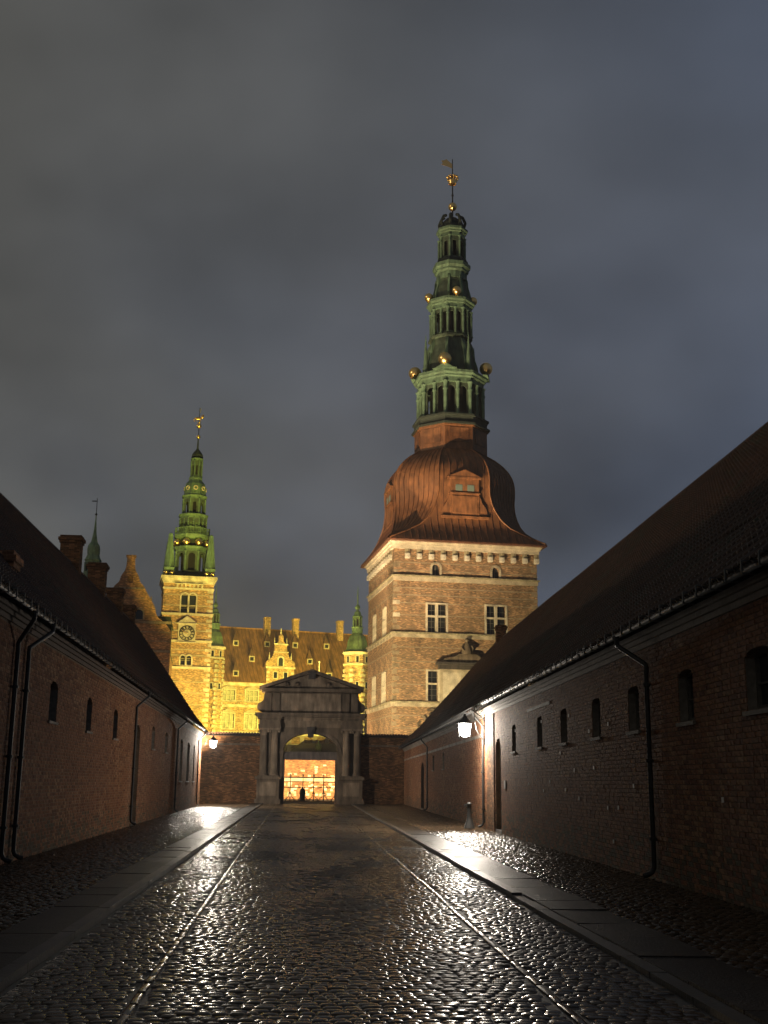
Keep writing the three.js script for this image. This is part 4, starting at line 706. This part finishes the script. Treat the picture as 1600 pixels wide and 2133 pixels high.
// ------------------------------------------------------------------ the clock tower
const clockTower = thing('clock_tower', 'slender yellow-lit brick tower with clock, arched windows and green tiered spire', 'tower', [-12.16, 0, -142], 9 * Math.PI / 180);
{
  const o = clockTower, W = 6.05, Dp = 6.3, H = 25.3;
  const aw = [[-3.86, -3.02, 21.7, 23.65], [-2.92, -2.06, 21.7, 23.65], [-3.6, -3.05, 15.35, 16.2], [-2.85, -2.3, 15.35, 16.2]];
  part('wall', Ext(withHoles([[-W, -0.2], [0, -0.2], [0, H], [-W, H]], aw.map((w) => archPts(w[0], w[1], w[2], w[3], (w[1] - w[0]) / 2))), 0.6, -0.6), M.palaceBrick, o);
  part('side_wall', [B0(-0.6, -0.001, -0.2, H, -Dp, -0.601)], M.palaceBrick, o);
  part('side_wall_001', [B0(-W + 0.001, -W + 0.6, -0.2, H, -Dp, -0.601)], M.palaceBrick, o);
  part('back_wall', [B0(-W + 0.601, -0.601, -0.2, H, -Dp, -Dp + 0.6)], M.palaceBrick, o);
  const band = (h0, h1, out) => [B0(-W - out, out, h0, h1, 0.001, out), B0(-W - out, -W - 0.001, h0, h1, -Dp, 0), B0(0.001, out, h0, h1, -Dp, 0)];
  for (const [a, b] of [[21.35, 21.65], [18.05, 18.35], [14.85, 15.15]]) part('string_course', [...band(a, b - 0.1, 0.07), ...band(b - 0.099, b, 0.16)], M.sandPale, o);
  part('cornice', [...band(24.55, 24.8, 0.1), ...band(25.3, 25.6, 0.14), ...band(25.601, 25.9, 0.26), ...band(25.901, 26.2, 0.4)], M.sandPale, o);
  part('parapet_floor', B0(-W - 0.35, 0.35, 26.0, 26.1, -Dp - 0.3, -0.01), M.greenDark, o);
  for (const h of [23.9, 22.6, 20.4, 19.5, 17.2, 16.5, 13.3, 12.0, 10.6, 9.2]) part('stone_course', B0(-W, 0, h - 0.05, h + 0.05, 0.001, 0.02), M.sand, o);
  for (let h = 8, i = 0; h < 24.3; h += 0.6, i++) { const l = i % 2 ? 0.7 : 0.4; part('quoin', [B0(-l, 0.025, h, h + 0.36, 0.001, 0.026)], M.sandPale, o); }
  for (let i = 0; i < 7; i++) part('console', B0(-4.5 + i * 0.5, -4.3 + i * 0.5, 24.85, 25.2, 0.001, 0.3), M.sandPale, o);
  part('ledge', [B0(-4.7, -1.3, 25.201, 25.29, 0.001, 0.42)], M.sandPale, o);
  for (const w of aw) {
    const r = (w[1] - w[0]) / 2, f = part('window', Ext(withHoles(archPts(w[0] - 0.16, w[1] + 0.16, w[2] - 0.1, w[3], r + 0.16), [archPts(w[0], w[1], w[2] - 0.05, w[3], r)]), 0.1, w[0] > -3 ? 0.002 : 0.001), M.sandPale, o);
    part('pane', Ext(shapeOf(archPts(w[0], w[1], w[2], w[3], r)), 0.05, -0.42), M.paneOld, f);
    part('louver', [B0(w[0], w[1], w[2] + 0.75, w[2] + 0.82, -0.36, -0.2), B0(w[0], w[1], w[2] + 0.55, w[2] + 0.6, -0.36, -0.25)], M.greenStone, f);
  }
  // clock
  const ck = part('clock', [B0(-4.05, -1.95, 18.12, 20.3, 0.001, 0.14), B0(-4.15, -1.85, 18.0, 18.119, 0.001, 0.25), B0(-4.2, -1.8, 20.301, 20.42, 0.001, 0.32)], M.sandPale, o);
  const C = [-2.98, 19.18];
  part('clock_pediment', [Ext(shapeOf([[-4.2, 20.421], [-1.8, 20.421], [-3, 21.3]]), 0.24, 0.001)], M.sandPale, ck);
  part('dial', [new THREE.RingGeometry(0.46, 0.95, 40).translate(C[0], C[1], 0.16), new THREE.CylinderGeometry(0.97, 0.97, 0.03, 40).rotateX(Math.PI / 2).translate(C[0], C[1], 0.142)], M.dial = mat([0.02, 0.018, 0.016], 0.6), ck);
  part('dial_centre', [new THREE.CylinderGeometry(0.45, 0.45, 0.03, 32).rotateX(Math.PI / 2).translate(C[0], C[1], 0.172)], M.sandPale, ck);
  const numeral = ['XII', 'I', 'II', 'III', 'IIII', 'V', 'VI', 'VII', 'VIII', 'IX', 'X', 'XI'];
  numeral.forEach((t, i) => { // Roman numerals out of bars, standing on the ring
    const gs = [], wd = { I: 0.055, V: 0.13, X: 0.13 }, tot = [...t].reduce((s, c) => s + wd[c], 0); let x = -tot / 2;
    for (const c of t) { const cx = x + wd[c] / 2; if (c === 'I') gs.push(B(0.03, 0.3, 0.02, cx, 0.7, 0)); else { const k = c === 'V' ? 0.18 : 0.36; if (c === 'V') gs.push(B(0.032, 0.3, 0.02, cx - 0.028, 0.7, 0, 0, 0, k), B(0.025, 0.3, 0.021, cx + 0.028, 0.7, 0, 0, 0, -k)); else gs.push(B(0.032, 0.31, 0.02, cx, 0.7, 0, 0, 0, k), B(0.025, 0.31, 0.021, cx, 0.7, 0, 0, 0, -k)); } x += wd[c]; }
    const n = part('numeral', gs, M.sandPale, ck); n.position.set(C[0], C[1], 0.176); n.rotation.z = -i * Math.PI / 6;
  });
  const hand = (a, l, w) => { const h = part('clock_hand', [B(w, l, 0.02, 0, l / 2 - 0.12, 0), B(w * 2.2, 0.12, 0.021, 0, l * 0.72, 0, 0, 0, 0.78)], M.goldRough, ck); h.position.set(C[0], C[1], 0.22 + w); h.rotation.z = a; };
  hand(1.05, 0.85, 0.05); hand(1.32, 0.6, 0.07);
  // spire
  const X = -2.75, Z = -3.5, G = M.green;
  for (const [x, z] of [[-5.5, -0.6], [-0.5, -0.6], [-5.5, -5.8], [-0.5, -5.8]]) {
    part('obelisk', [Lathe([[0.72, 27.3], [0.68, 27.4], [0.64, 27.5], [0.24, 31.6], [0, 31.75]], 4, x, 0, z).rotateY(0)], G, o).geometry.computeVertexNormals();
    part('obelisk_base', [B(1.2, 0.35, 1.2, x, 27.12, z), B(1.0, 0.2, 1.0, x, 26.28, z)], G, o);
    for (const [a, c] of [[-0.38, -0.38], [0.38, -0.38], [-0.38, 0.38], [0.38, 0.38]]) part('gilded_ball', Sp(0.27, x + a, 26.66, z + c, 12, 10), M.gold, o);
  }
  part('spire_plinth', Oct([[2.3, 26.1], [2.3, 26.925], [2.4, 27], [2.4, 27.198], [1.6, 27.297]], X, Z), M.greenDark, o);
  storey(o, X, Z, 2.0, 27.198, 29.773, 1, G, { colR: 0.13, colOut: 0.05, open: 0.56, arch: 0.92, sill: 0.05 });
  part('spire_cornice', Oct(cornicePts(2.1, 29.774, 30.417, 0.24), X, Z), G, o);
  part('spire_core', Oct([[1.5, 30.367], [1.5, 31.456]], X, Z), M.greenDark, o);
  for (const [x, z] of ringOf(8, 2.0, Math.PI / 8)) part('gilded_ball', Sp(0.46, X + x, 30.961, Z + z), M.gold, o);
  part('gallery', Oct([[1.5, 31.407], [2.05, 31.456], [2.3, 31.654], [2.4, 31.852], [2.4, 32.001], [1.4, 32.05]], X, Z), G, o);
  for (const [x, z, a] of ringOf(8, 2.28, Math.PI / 8)) { part('gallery_post', B(0.12, 0.9, 0.12, X + x, 32.447, Z + z, 0, a), G, o); }
  for (const [x, z, a] of ringOf(8, 2.28 * Math.cos(Math.PI / 8))) { const gs = [B(1.72, 0.07, 0.08, 0, 32.793, 0), B(1.72, 0.06, 0.06, 0, 32.15, 0)]; for (let i = -4; i <= 4; i++) gs.push(B(0.05, 0.6, 0.05, i * 0.18, 32.466, 0)); const b = part('balustrade', gs, G, o); b.position.set(X + x, 0, Z + z); b.rotation.y = a; }
  storey(o, X + 0.04, Z, 1.78, 32.05, 34.13, 2, G, { colR: 0.07, colOut: 0.02, open: 0.5, arch: 0.72, sill: 0.6 });
  part('spire_wall', Oct([[1.5, 32.05], [1.5, 34.031]], X + 0.04, Z), G, o);
  part('spire_cornice', Oct(cornicePts(1.78, 34.131, 34.675, 0.2), X + 0.05, Z), G, o);
  storey(o, X + 0.06, Z, 1.46, 34.724, 36.705, 1, G, { colR: 0.09, colOut: 0.04, open: 0.4, arch: 0.8, sill: 0.2 });
  part('spire_cornice', Oct(cornicePts(1.5, 36.706, 37.2, 0.2), X + 0.08, Z), G, o);
  part('spire_bulb', Oct([[1.5, 37.2], [1.46, 37.721], [1.45, 38.242], [1.3, 38.763], [0.95, 39.179], [0.85, 39.388], [0.9, 39.492], [0.9, 39.7], [0.72, 39.804]], X + 0.1, Z), G, o);
  for (const [x, z, a] of ringOf(8, 1.38)) part('bulb_window', [new THREE.TorusGeometry(0.24, 0.07, 6, 14).rotateY(a).translate(X + 0.1 + x, 38.138, Z + z)], M.sandPale, o);
  storey(o, X + 0.15, Z, 0.72, 39.804, 41.886, 1, G, { colR: 0.07, colOut: 0.03, open: 0.4, arch: 0.72 });
  part('spire_cornice', Oct(cornicePts(0.74, 41.886, 42.25, 0.12), X + 0.16, Z), G, o);
  part('spire_cap', Oct([[0.8, 42.45], [0.72, 42.8], [0.45, 43.2], [0.14, 43.6], [0.09, 44.6], [0.06, 45.1]], X + 0.17, Z), M.greenDark, o);
  const fx = X + 0.2;
  part('finial_rod', Cy(0.035, 0.06, 5.0, fx, 44.2, Z, 8), M.iron, o);
  part('gilded_ball', Sp(0.26, fx, 45.25, Z), M.gold, o);
  part('gilded_ball', [Sp(0.33, fx, 46.75, Z), Cy(0.2, 0.12, 0.2, fx, 47.0, Z)], M.gold, o);
  part('weather_vane', [smooth(new THREE.SphereGeometry(1, 14, 10).scale(0.42, 0.22, 0.12).translate(fx - 0.15, 47.75, Z)), smooth(new THREE.SphereGeometry(0.2, 12, 8).scale(1, 1.2, 0.7).translate(fx + 0.38, 48.0, Z)), ...[-0.42, -0.28, 0.08, 0.2].map((x) => B(0.06, 0.3, 0.05, fx + x, 47.45, Z)), Tube([[fx + 0.3, 48.1, Z], [fx + 0.5, 48.3, Z], [fx + 0.58, 48.05, Z]], 0.05, 6), Tube([[fx - 0.55, 47.8, Z], [fx - 0.68, 47.6, Z], [fx - 0.62, 47.3, Z]], 0.06, 6)], M.goldRough, o);
  part('finial_cross', [B(0.05, 0.7, 0.05, fx + 0.1, 48.9, Z), B(0.34, 0.05, 0.05, fx + 0.1, 48.95, Z)], M.white, o);
}

// ------------------------------------------------------------------ the castle wing behind the gateway
const wing = thing('castle_wing', 'long yellow-lit castle wing with steep brown roof, dormers and scrolled gable', 'castle wing', [-6.6, 0, -178], 18 * Math.PI / 180);
{
  const o = wing, U0 = -12, U1 = 24;
  const wins = [[-6.72, -4.85, 13.55, 15.05], [-3.17, -1.3, 13.55, 15.05], [-6.72, -4.85, 9.45, 11.55], [-3.17, -1.3, 9.45, 11.55], [0.4, 2.3, 9.45, 11.55], [9.2, 11.1, 13.55, 15.05], [9.2, 11.1, 9.45, 11.55], [12.8, 14.7, 13.55, 15.05], [12.8, 14.7, 9.45, 11.55]];
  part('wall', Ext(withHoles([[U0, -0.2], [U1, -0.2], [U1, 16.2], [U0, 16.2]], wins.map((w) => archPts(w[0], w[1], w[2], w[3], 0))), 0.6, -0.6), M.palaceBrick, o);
  part('string_course', [B0(U0, U1, 12.55, 12.95, 0.001, 0.14), B0(U0, U1, 8.6, 8.95, 0.001, 0.14)], M.sandPale, o);
  part('cornice', [B0(U0, U1, 15.75, 15.98, 0.001, 0.18), B0(U0, U1, 15.981, 16.26, 0.001, 0.4)], M.sandPale, o);
  for (const h of [14.4, 13.5, 11.0, 10.2]) { let x = U0; for (const w of wins.filter((q) => h > q[2] - 0.2 && h < q[3] + 0.2).sort((a, b) => a[0] - b[0])) { part('stone_course', B0(x, w[0] - 0.2, h - 0.07, h + 0.07, 0.001, 0.03), M.sand, o); x = w[1] + 0.2; } part('stone_course', B0(x, U1, h - 0.07, h + 0.07, 0.001, 0.03), M.sand, o); }
  for (const w of wins) {
    const f = part('window', Ext(withHoles([[w[0] - 0.18, w[2] - 0.16], [w[1] + 0.18, w[2] - 0.16], [w[1] + 0.18, w[3] + 0.16], [w[0] - 0.18, w[3] + 0.16]], [archPts(w[0], w[1], w[2], w[3], 0)]), 0.12, 0.001), M.sandPale, o);
    const hm = w[2] + (w[3] - w[2]) * 0.45, ws = (w[1] - w[0]) / 3;
    for (let i = 0; i < 3; i++) for (const [a, b] of [[w[2] + 0.06, hm - 0.07], [hm + 0.07, w[3] - 0.06]]) part('pane', B0(w[0] + ws * i + 0.1, w[0] + ws * (i + 1) - 0.1, a, b, -0.2, -0.16), M.panePale, f);
    part('mullion', [B0(w[0] + ws - 0.07, w[0] + ws + 0.07, w[2], w[3], -0.18, 0.03), B0(w[0] + 2 * ws - 0.07, w[0] + 2 * ws + 0.07, w[2], w[3], -0.18, 0.03), B0(w[0], w[1], hm - 0.05, hm + 0.05, -0.17, 0.04)], M.sandPale, f);
    part('window_back', B0(w[0], w[1], w[2], w[3], -0.3, -0.22), M.frameDark, f);
    part('window_pediment', [Ext(shapeOf([[w[0] - 0.35, w[3] + 0.18], [w[1] + 0.35, w[3] + 0.18], [(w[0] + w[1]) / 2, w[3] + 0.8]]), 0.2, 0.001), B0(w[0] - 0.3, w[1] + 0.3, w[2] - 0.28, w[2] - 0.162, 0.001, 0.2)], M.sand, f);
  }
  const rf = part('roof', [Ext(shapeOf([[-0.45, 16.2], [-0.45, 16.3], [7.5, 25.45], [15, 16.4], [15, 16.2]]), U1 - U0).rotateY(Math.PI / 2).translate(U0, 0, 0)], M.wingRoof, o);
  const slope = Math.atan2(9.15, 7.95), rb = done(B(0.05, 12.0, 0.04));
  for (let x = U0 + 0.3; x < U1; x += 0.62) { const q = part('roof_seam', rb, M.wingSeam ??= mat([0.13, 0.06, 0.03], 0.8, { map: streaks }), rf); q.position.set(x, 20.86, -3.5); q.rotation.x = -(Math.PI / 2 - slope); }
  part('roof_ridge', B0(U0, U1, 25.4, 25.6, -7.62, -7.38), M.wingRoof, rf);
  const zAt = (h) => -(h - 16.3) / 9.15 * 7.95 + 0.45;
  for (const [u, h] of [[-3.82, 22.73], [1.3, 22.84], [5.93, 22.92], [11.26, 23.04], [-1.75, 20.17], [7.7, 20.21], [-4.77, 17.62], [10.31, 17.95]]) {
    const z = zAt(h - 0.45) + 0.06, d = part('roof_dormer', [B0(u - 0.5, u + 0.5, h - 0.52, h + 0.46, z - 0.9, z)], M.wingRoof, rf);
    part('window', [B0(u - 0.45, u - 0.28, h - 0.46, h + 0.42, z + 0.001, z + 0.06), B0(u + 0.28, u + 0.45, h - 0.46, h + 0.42, z + 0.001, z + 0.06), B0(u - 0.28, u + 0.28, h + 0.25, h + 0.42, z + 0.001, z + 0.055), B0(u - 0.28, u + 0.28, h - 0.46, h - 0.29, z + 0.001, z + 0.055)], M.sand, d);
    part('pane', B0(u - 0.28, u + 0.28, h - 0.29, h + 0.25, z + 0.001, z + 0.02), M.glass, d);
    part('dormer_roof', [(() => { const g = new THREE.ConeGeometry(0.62, 1.5, 4).rotateY(Math.PI / 4).translate(u, h + 1.2, z - 0.45); return g; })()], M.wingSeam, d);
  }
  for (const [u, h] of [[1.76, 27.4], [6.53, 27.45], [14.15, 27.55]]) stackOn(rf, u, -6.9, 0.9, 0.95, 23.6, h, M.palaceBrick);
  // scrolled gable
  const gp = new THREE.Shape(), C = 2.04; gp.moveTo(C - 2.18, 15.9); gp.lineTo(C - 2.18, 18.85); gp.lineTo(C - 2.3, 18.95); gp.bezierCurveTo(C - 2.5, 19.5, C - 2.1, 19.75, C - 1.75, 19.9); gp.bezierCurveTo(C - 1.3, 20.2, C - 1.25, 20.8, C - 1.0, 21.1); gp.lineTo(C - 0.95, 22.35); gp.bezierCurveTo(C - 0.7, 22.4, C - 0.4, 22.6, C - 0.38, 22.9); gp.lineTo(C - 0.34, 23.6); gp.lineTo(C, 23.9); gp.lineTo(C + 0.34, 23.6); gp.lineTo(C + 0.38, 22.9); gp.bezierCurveTo(C + 0.4, 22.6, C + 0.7, 22.4, C + 0.95, 22.35); gp.lineTo(C + 1.0, 21.1); gp.bezierCurveTo(C + 1.25, 20.8, C + 1.3, 20.2, C + 1.75, 19.9); gp.bezierCurveTo(C + 2.1, 19.75, C + 2.5, 19.5, C + 2.3, 18.95); gp.lineTo(C + 2.18, 18.85); gp.lineTo(C + 2.18, 15.9); gp.closePath();
  const gb = part('gable', Ext(gp, 0.55, -0.1), M.palaceBrick, o);
  part('gable_wall', B0(C - 2.15, C + 2.15, 15.9, 18.8, -3.2, -0.101), M.palaceBrick, gb);
  part('gable_roof', Ext(shapeOf([[C - 2.3, 18.8], [C + 2.3, 18.8], [C, 22.2]]), 5.5, -5.8), M.wingRoof, gb);
  part('gable_band', [B0(C - 2.35, C + 2.35, 18.55, 18.85, 0.451, 0.62), B0(C - 1.1, C + 1.1, 22.2, 22.4, 0.451, 0.6), B0(C - 1.2, C + 1.2, 21.0, 21.15, 0.451, 0.56)], M.sandPale, gb);
  part('gable_finial', [Cy(0.05, 0.16, 0.9, C, 23.9, 0.2, 8), ...[-1, 1].flatMap((s) => [Cy(0.03, 0.14, 1.0, C + s * 0.98, 22.3, 0.2, 8), Cy(0.03, 0.15, 1.2, C + s * 1.75, 19.8, 0.2, 8)])], M.sandPale, gb);
  const nich = part('window', Ext(withHoles(archPts(C - 0.55, C + 0.55, 18.9, 20.0, 0.5), [archPts(C - 0.36, C + 0.36, 18.95, 19.9, 0.36)]), 0.1, 0.451), M.sandPale, gb);
  part('pane', Ext(shapeOf(archPts(C - 0.36, C + 0.36, 18.95, 19.9, 0.36)), 0.02, 0.452), M.paneOld, nich);
  for (const [a, b] of [[0.98, 1.52], [2.6, 3.14]]) { const w = part('window', [B0(a - 0.14, a, 17.0, 18.12, 0.451, 0.54), B0(b, b + 0.14, 17.0, 18.12, 0.451, 0.54), B0(a, b, 18.0, 18.12, 0.451, 0.53), B0(a, b, 16.95, 17.08, 0.451, 0.55)], M.sandPale, gb); part('pane', B0(a, b, 17.08, 18.0, 0.451, 0.47), M.glass, w); }
  for (const s of [-1, 1]) for (let h = 16.1, i = 0; h < 18.3; h += 0.55, i++) part('quoin', [B0(s < 0 ? C - 2.2 : C + 2.2 - (i % 2 ? 0.5 : 0.3), s < 0 ? C - 2.2 + (i % 2 ? 0.5 : 0.3) : C + 2.2, h, h + 0.34, 0.451, 0.48)], M.sandPale, gb);
}
tag(part(numbered('flagpole'), [Cy(0.05, 0.09, 18.4, 1.3, -0.15, -165, 8), Sp(0.13, 1.3, 18.35, -165, 10, 8)], M.flagpole = mat([0.6, 0.58, 0.5], 0.5), scene), 'thin pale flagpole rising behind the gateway pediment', 'flagpole');

// ------------------------------------------------------------------ turrets with green copper domes
function turret(name, label, pos, { R0, H, dR, dH, wins, lan }) {
  const o = thing(name, label, 'turret', pos);
  part('wall', Oct([[R0, -0.2], [R0, H - 0.45]]), M.palaceBrick, o);
  part('cornice', [Oct(cornicePts(R0, H - 0.45, H, 0.24))], M.sandPale, o);
  part('string_course', [Oct([[R0, H - 1.72], [R0 + 0.14, H - 1.7], [R0 + 0.14, H - 1.5], [R0, H - 1.48]])], M.sandPale, o);
  const ap = R0 * Math.cos(Math.PI / 8);
  for (const [, , a] of ringOf(8, 1)) { if (Math.cos(a) < 0.3) continue; for (const h of wins) { const w = part('window', [B0(-0.27, 0.27, h - 0.48, h + 0.48, ap + 0.001, ap + 0.05)], M.sandPale, o); w.rotation.y = a; part('pane', B0(-0.16, 0.16, h - 0.38, h + 0.38, ap + 0.051, ap + 0.07), M.glass, w); } }
  for (const [x, z, a] of ringOf(8, R0, Math.PI / 8)) { if (Math.cos(a) < 0) continue; for (let h = 7, i = 0; h < H - 2; h += 0.62, i++) { const q = part('quoin', qg[i % 2], M.sandPale, o); q.position.set(x, h, z); q.rotation.y = a; } }
  part('dome', Oct([[R0 + 0.1, H + 0.1], [dR + 0.12, H + 0.35], [dR, H + dH * 0.3], [dR * 0.95, H + dH * 0.55], [dR * 0.75, H + dH * 0.8], [dR * 0.42, H + dH]]), M.domeGreen ??= mat([0.13, 0.21, 0.11], 0.65, { map: streaks }), o);
  const y = H + dH;
  part('lantern_base', Oct([[0.55, y - 0.1], [0.75, y], [0.75, y + 0.6], [0.85, y + 0.7], [0.55, y + 0.8]]), M.green, o);
  storey(o, 0, 0, 0.58, y + 0.75, y + 2.0, 1, M.green, { colR: 0.06, colOut: 0.02, open: 0.5, arch: 0.8 });
  part('lantern_roof', Oct([[0.72, y + 2.0], [0.72, y + 2.1], [0.5, y + 2.35], [0.42, y + 2.7], [0.15, y + 2.95], [0.36, y + 3.25], [0.3, y + 3.5], [0.1, y + 3.75], [0.08, y + 5], [0.02, y + 6.2]]), M.green, o);
}
const qg = [done([B(0.5, 0.36, 0.12, 0, 0, 0.01)]), done([B(0.74, 0.36, 0.12, 0, 0, 0.01)])];
turret('corner_turret', 'octagonal turret with green dome beside the gate tower', [6.05, 0, -150], { R0: 1.78, H: 18.1, dR: 1.42, dH: 2.6, wins: [17.1, 13.8, 10.6] });
turret('corner_turret', 'octagonal turret with green dome half hidden behind the clock tower', [-13.3, 0, -160], { R0: 1.55, H: 19.65, dR: 1.3, dH: 2.5, wins: [18.6, 14.2] });

// ------------------------------------------------------------------ unlit buildings behind the left stable
{
  const o = thing('gabled_house', 'unlit brick house with tall scrolled gable behind the left stable', 'house', [-19.63, 0, -128], 5 * Math.PI / 180);
  const half = [[4.8, -0.2], [4.8, 17.7], [4.5, 18.15], [4.0, 18.75], [3.35, 19.15], [3.1, 19.6], [2.9, 20.4], [2.45, 21.2], [1.95, 22.0], [1.6, 22.65], [1.15, 23.1], [0.95, 23.8], [0.6, 24.35], [0.46, 24.9], [0.42, 25.8], [0.54, 25.95], [0.54, 26.15]];
  const gm = M.gableBrick = mat([0.8, 0.64, 0.52], 0.9, { map: brickMap, bumpMap: brickBump, bumpScale: 0.02 });
  const pts = [...half, ...half.slice().reverse().map(([x, y]) => [-x, y])].map(([x, y]) => [x - 0.6, y]);
  const wn = [[0.2, 1.0, 18.9, 19.9]];
  part('gable', Ext(withHoles(pts, [archPts(0.15, 1.05, 18.95, 19.7, 0.35), archPts(-0.9, -0.3, 23.0, 23.6, 0.2)]), 0.6, -0.6), gm, o);
  const w = part('window', Ext(withHoles(archPts(0.0, 1.2, 18.85, 19.7, 0.5), [archPts(0.15, 1.05, 18.95, 19.7, 0.35)]), 0.1, 0.001), M.darkStonePale, o);
  part('pane', Ext(shapeOf(archPts(0.15, 1.05, 18.95, 19.7, 0.35)), 0.02, -0.3), M.glass, w);
  part('niche_back', B0(-1.0, -0.2, 22.9, 23.9, -0.5, -0.3), gm, o);
  part('string_course', [B0(-5.4, 4.2, 18.5, 18.8, 0.001, 0.12), B0(-5.4, 4.2, 15.35, 15.6, 0.001, 0.12), B0(-2.2, 1.0, 22.3, 22.5, 0.001, 0.1)], M.darkStonePale, o);
  for (const h of [17.6, 16.6, 14.4, 13.2, 20.2, 21.3]) part('stone_course', B0(h > 19 ? -2.2 : -5.3, h > 19 ? 1.1 : 4.1, h - 0.05, h + 0.05, 0.001, 0.03), M.darkStonePale, o);
  part('gable_finial', [Cy(0.04, 0.14, 0.9, 1.85, 20.7, -0.3, 8), Cy(0.04, 0.14, 0.9, -3.05, 20.7, -0.3, 8), Cy(0.05, 0.18, 1.0, 3.0, 18.2, -0.3, 8)], M.darkStonePale, o);
  part('wall', B0(-5.3, 4.1, -0.2, 15.5, -14, -0.61), gm, o);
  part('roof', Ext(shapeOf([[-5.4, 15.5], [4.2, 15.5], [-0.6, 23.4]]), 14, -14.62), M.greenDark, o);
  part('side_roof', [B0(2.2, 4.1, 15.5, 18.6, -6, -3), Ext(shapeOf([[2.0, 18.6], [4.3, 18.6], [4.0, 19.75], [2.3, 19.75]]), 3.4, -6.2)], M.greenDark, o);
}
{
  const o = thing('copper_spire', 'small green copper spire on a lantern beyond the left chimneys', 'spire', [-28.6, 0, -150]);
  part('shaft', Oct([[1.35, -0.2], [1.35, 27.0]]), M.gableBrick, o);
  part('lantern', Oct([[1.15, 27.0], [1.15, 28.0]]), M.green, o);
  storey(o, 0, 0, 1.0, 27.9, 29.2, 1, M.green, { colR: 0.08, colOut: 0.02, open: 0.5, arch: 0.85 });
  part('spire_cornice', Oct(cornicePts(1.0, 29.2, 29.6, 0.14)), M.green, o);
  part('spire_bulb', Oct([[1.05, 29.6], [0.8, 30.2], [0.85, 31.0], [0.75, 31.5], [0.42, 32.0], [0.2, 33.2], [0.08, 35.0], [0.05, 36.2]]), M.green, o);
  part('finial_rod', [Cy(0.04, 0.05, 1.9, 0, 36, 0, 8), Sp(0.16, 0, 35.7, 0, 10, 8), B(0.7, 0.14, 0.03, -0.3, 37.5, 0)], M.iron, o);
  const q = thing('stone_pinnacle', 'thin pale pinnacle behind the nearest ridge chimney', 'pinnacle', [-31.35, 0, -150]);
  part('pinnacle_shaft', Cy(0.24, 0.3, 30.2, 0, -0.2, 0, 8), M.gableBrick, q);
  part('pinnacle_tip', Cy(0.02, 0.22, 2.4, 0, 30.1, 0, 8), M.sandPale, q);
}

// ------------------------------------------------------------------ draw
const renderer = new THREE.WebGLRenderer({ antialias: true });
renderer.shadowMap.enabled = true;
renderer.toneMapping = THREE.LinearToneMapping;
renderer.toneMappingExposure = EXPOSURE;
renderer.setSize(768, 1024);
renderer.render(scene, camera);
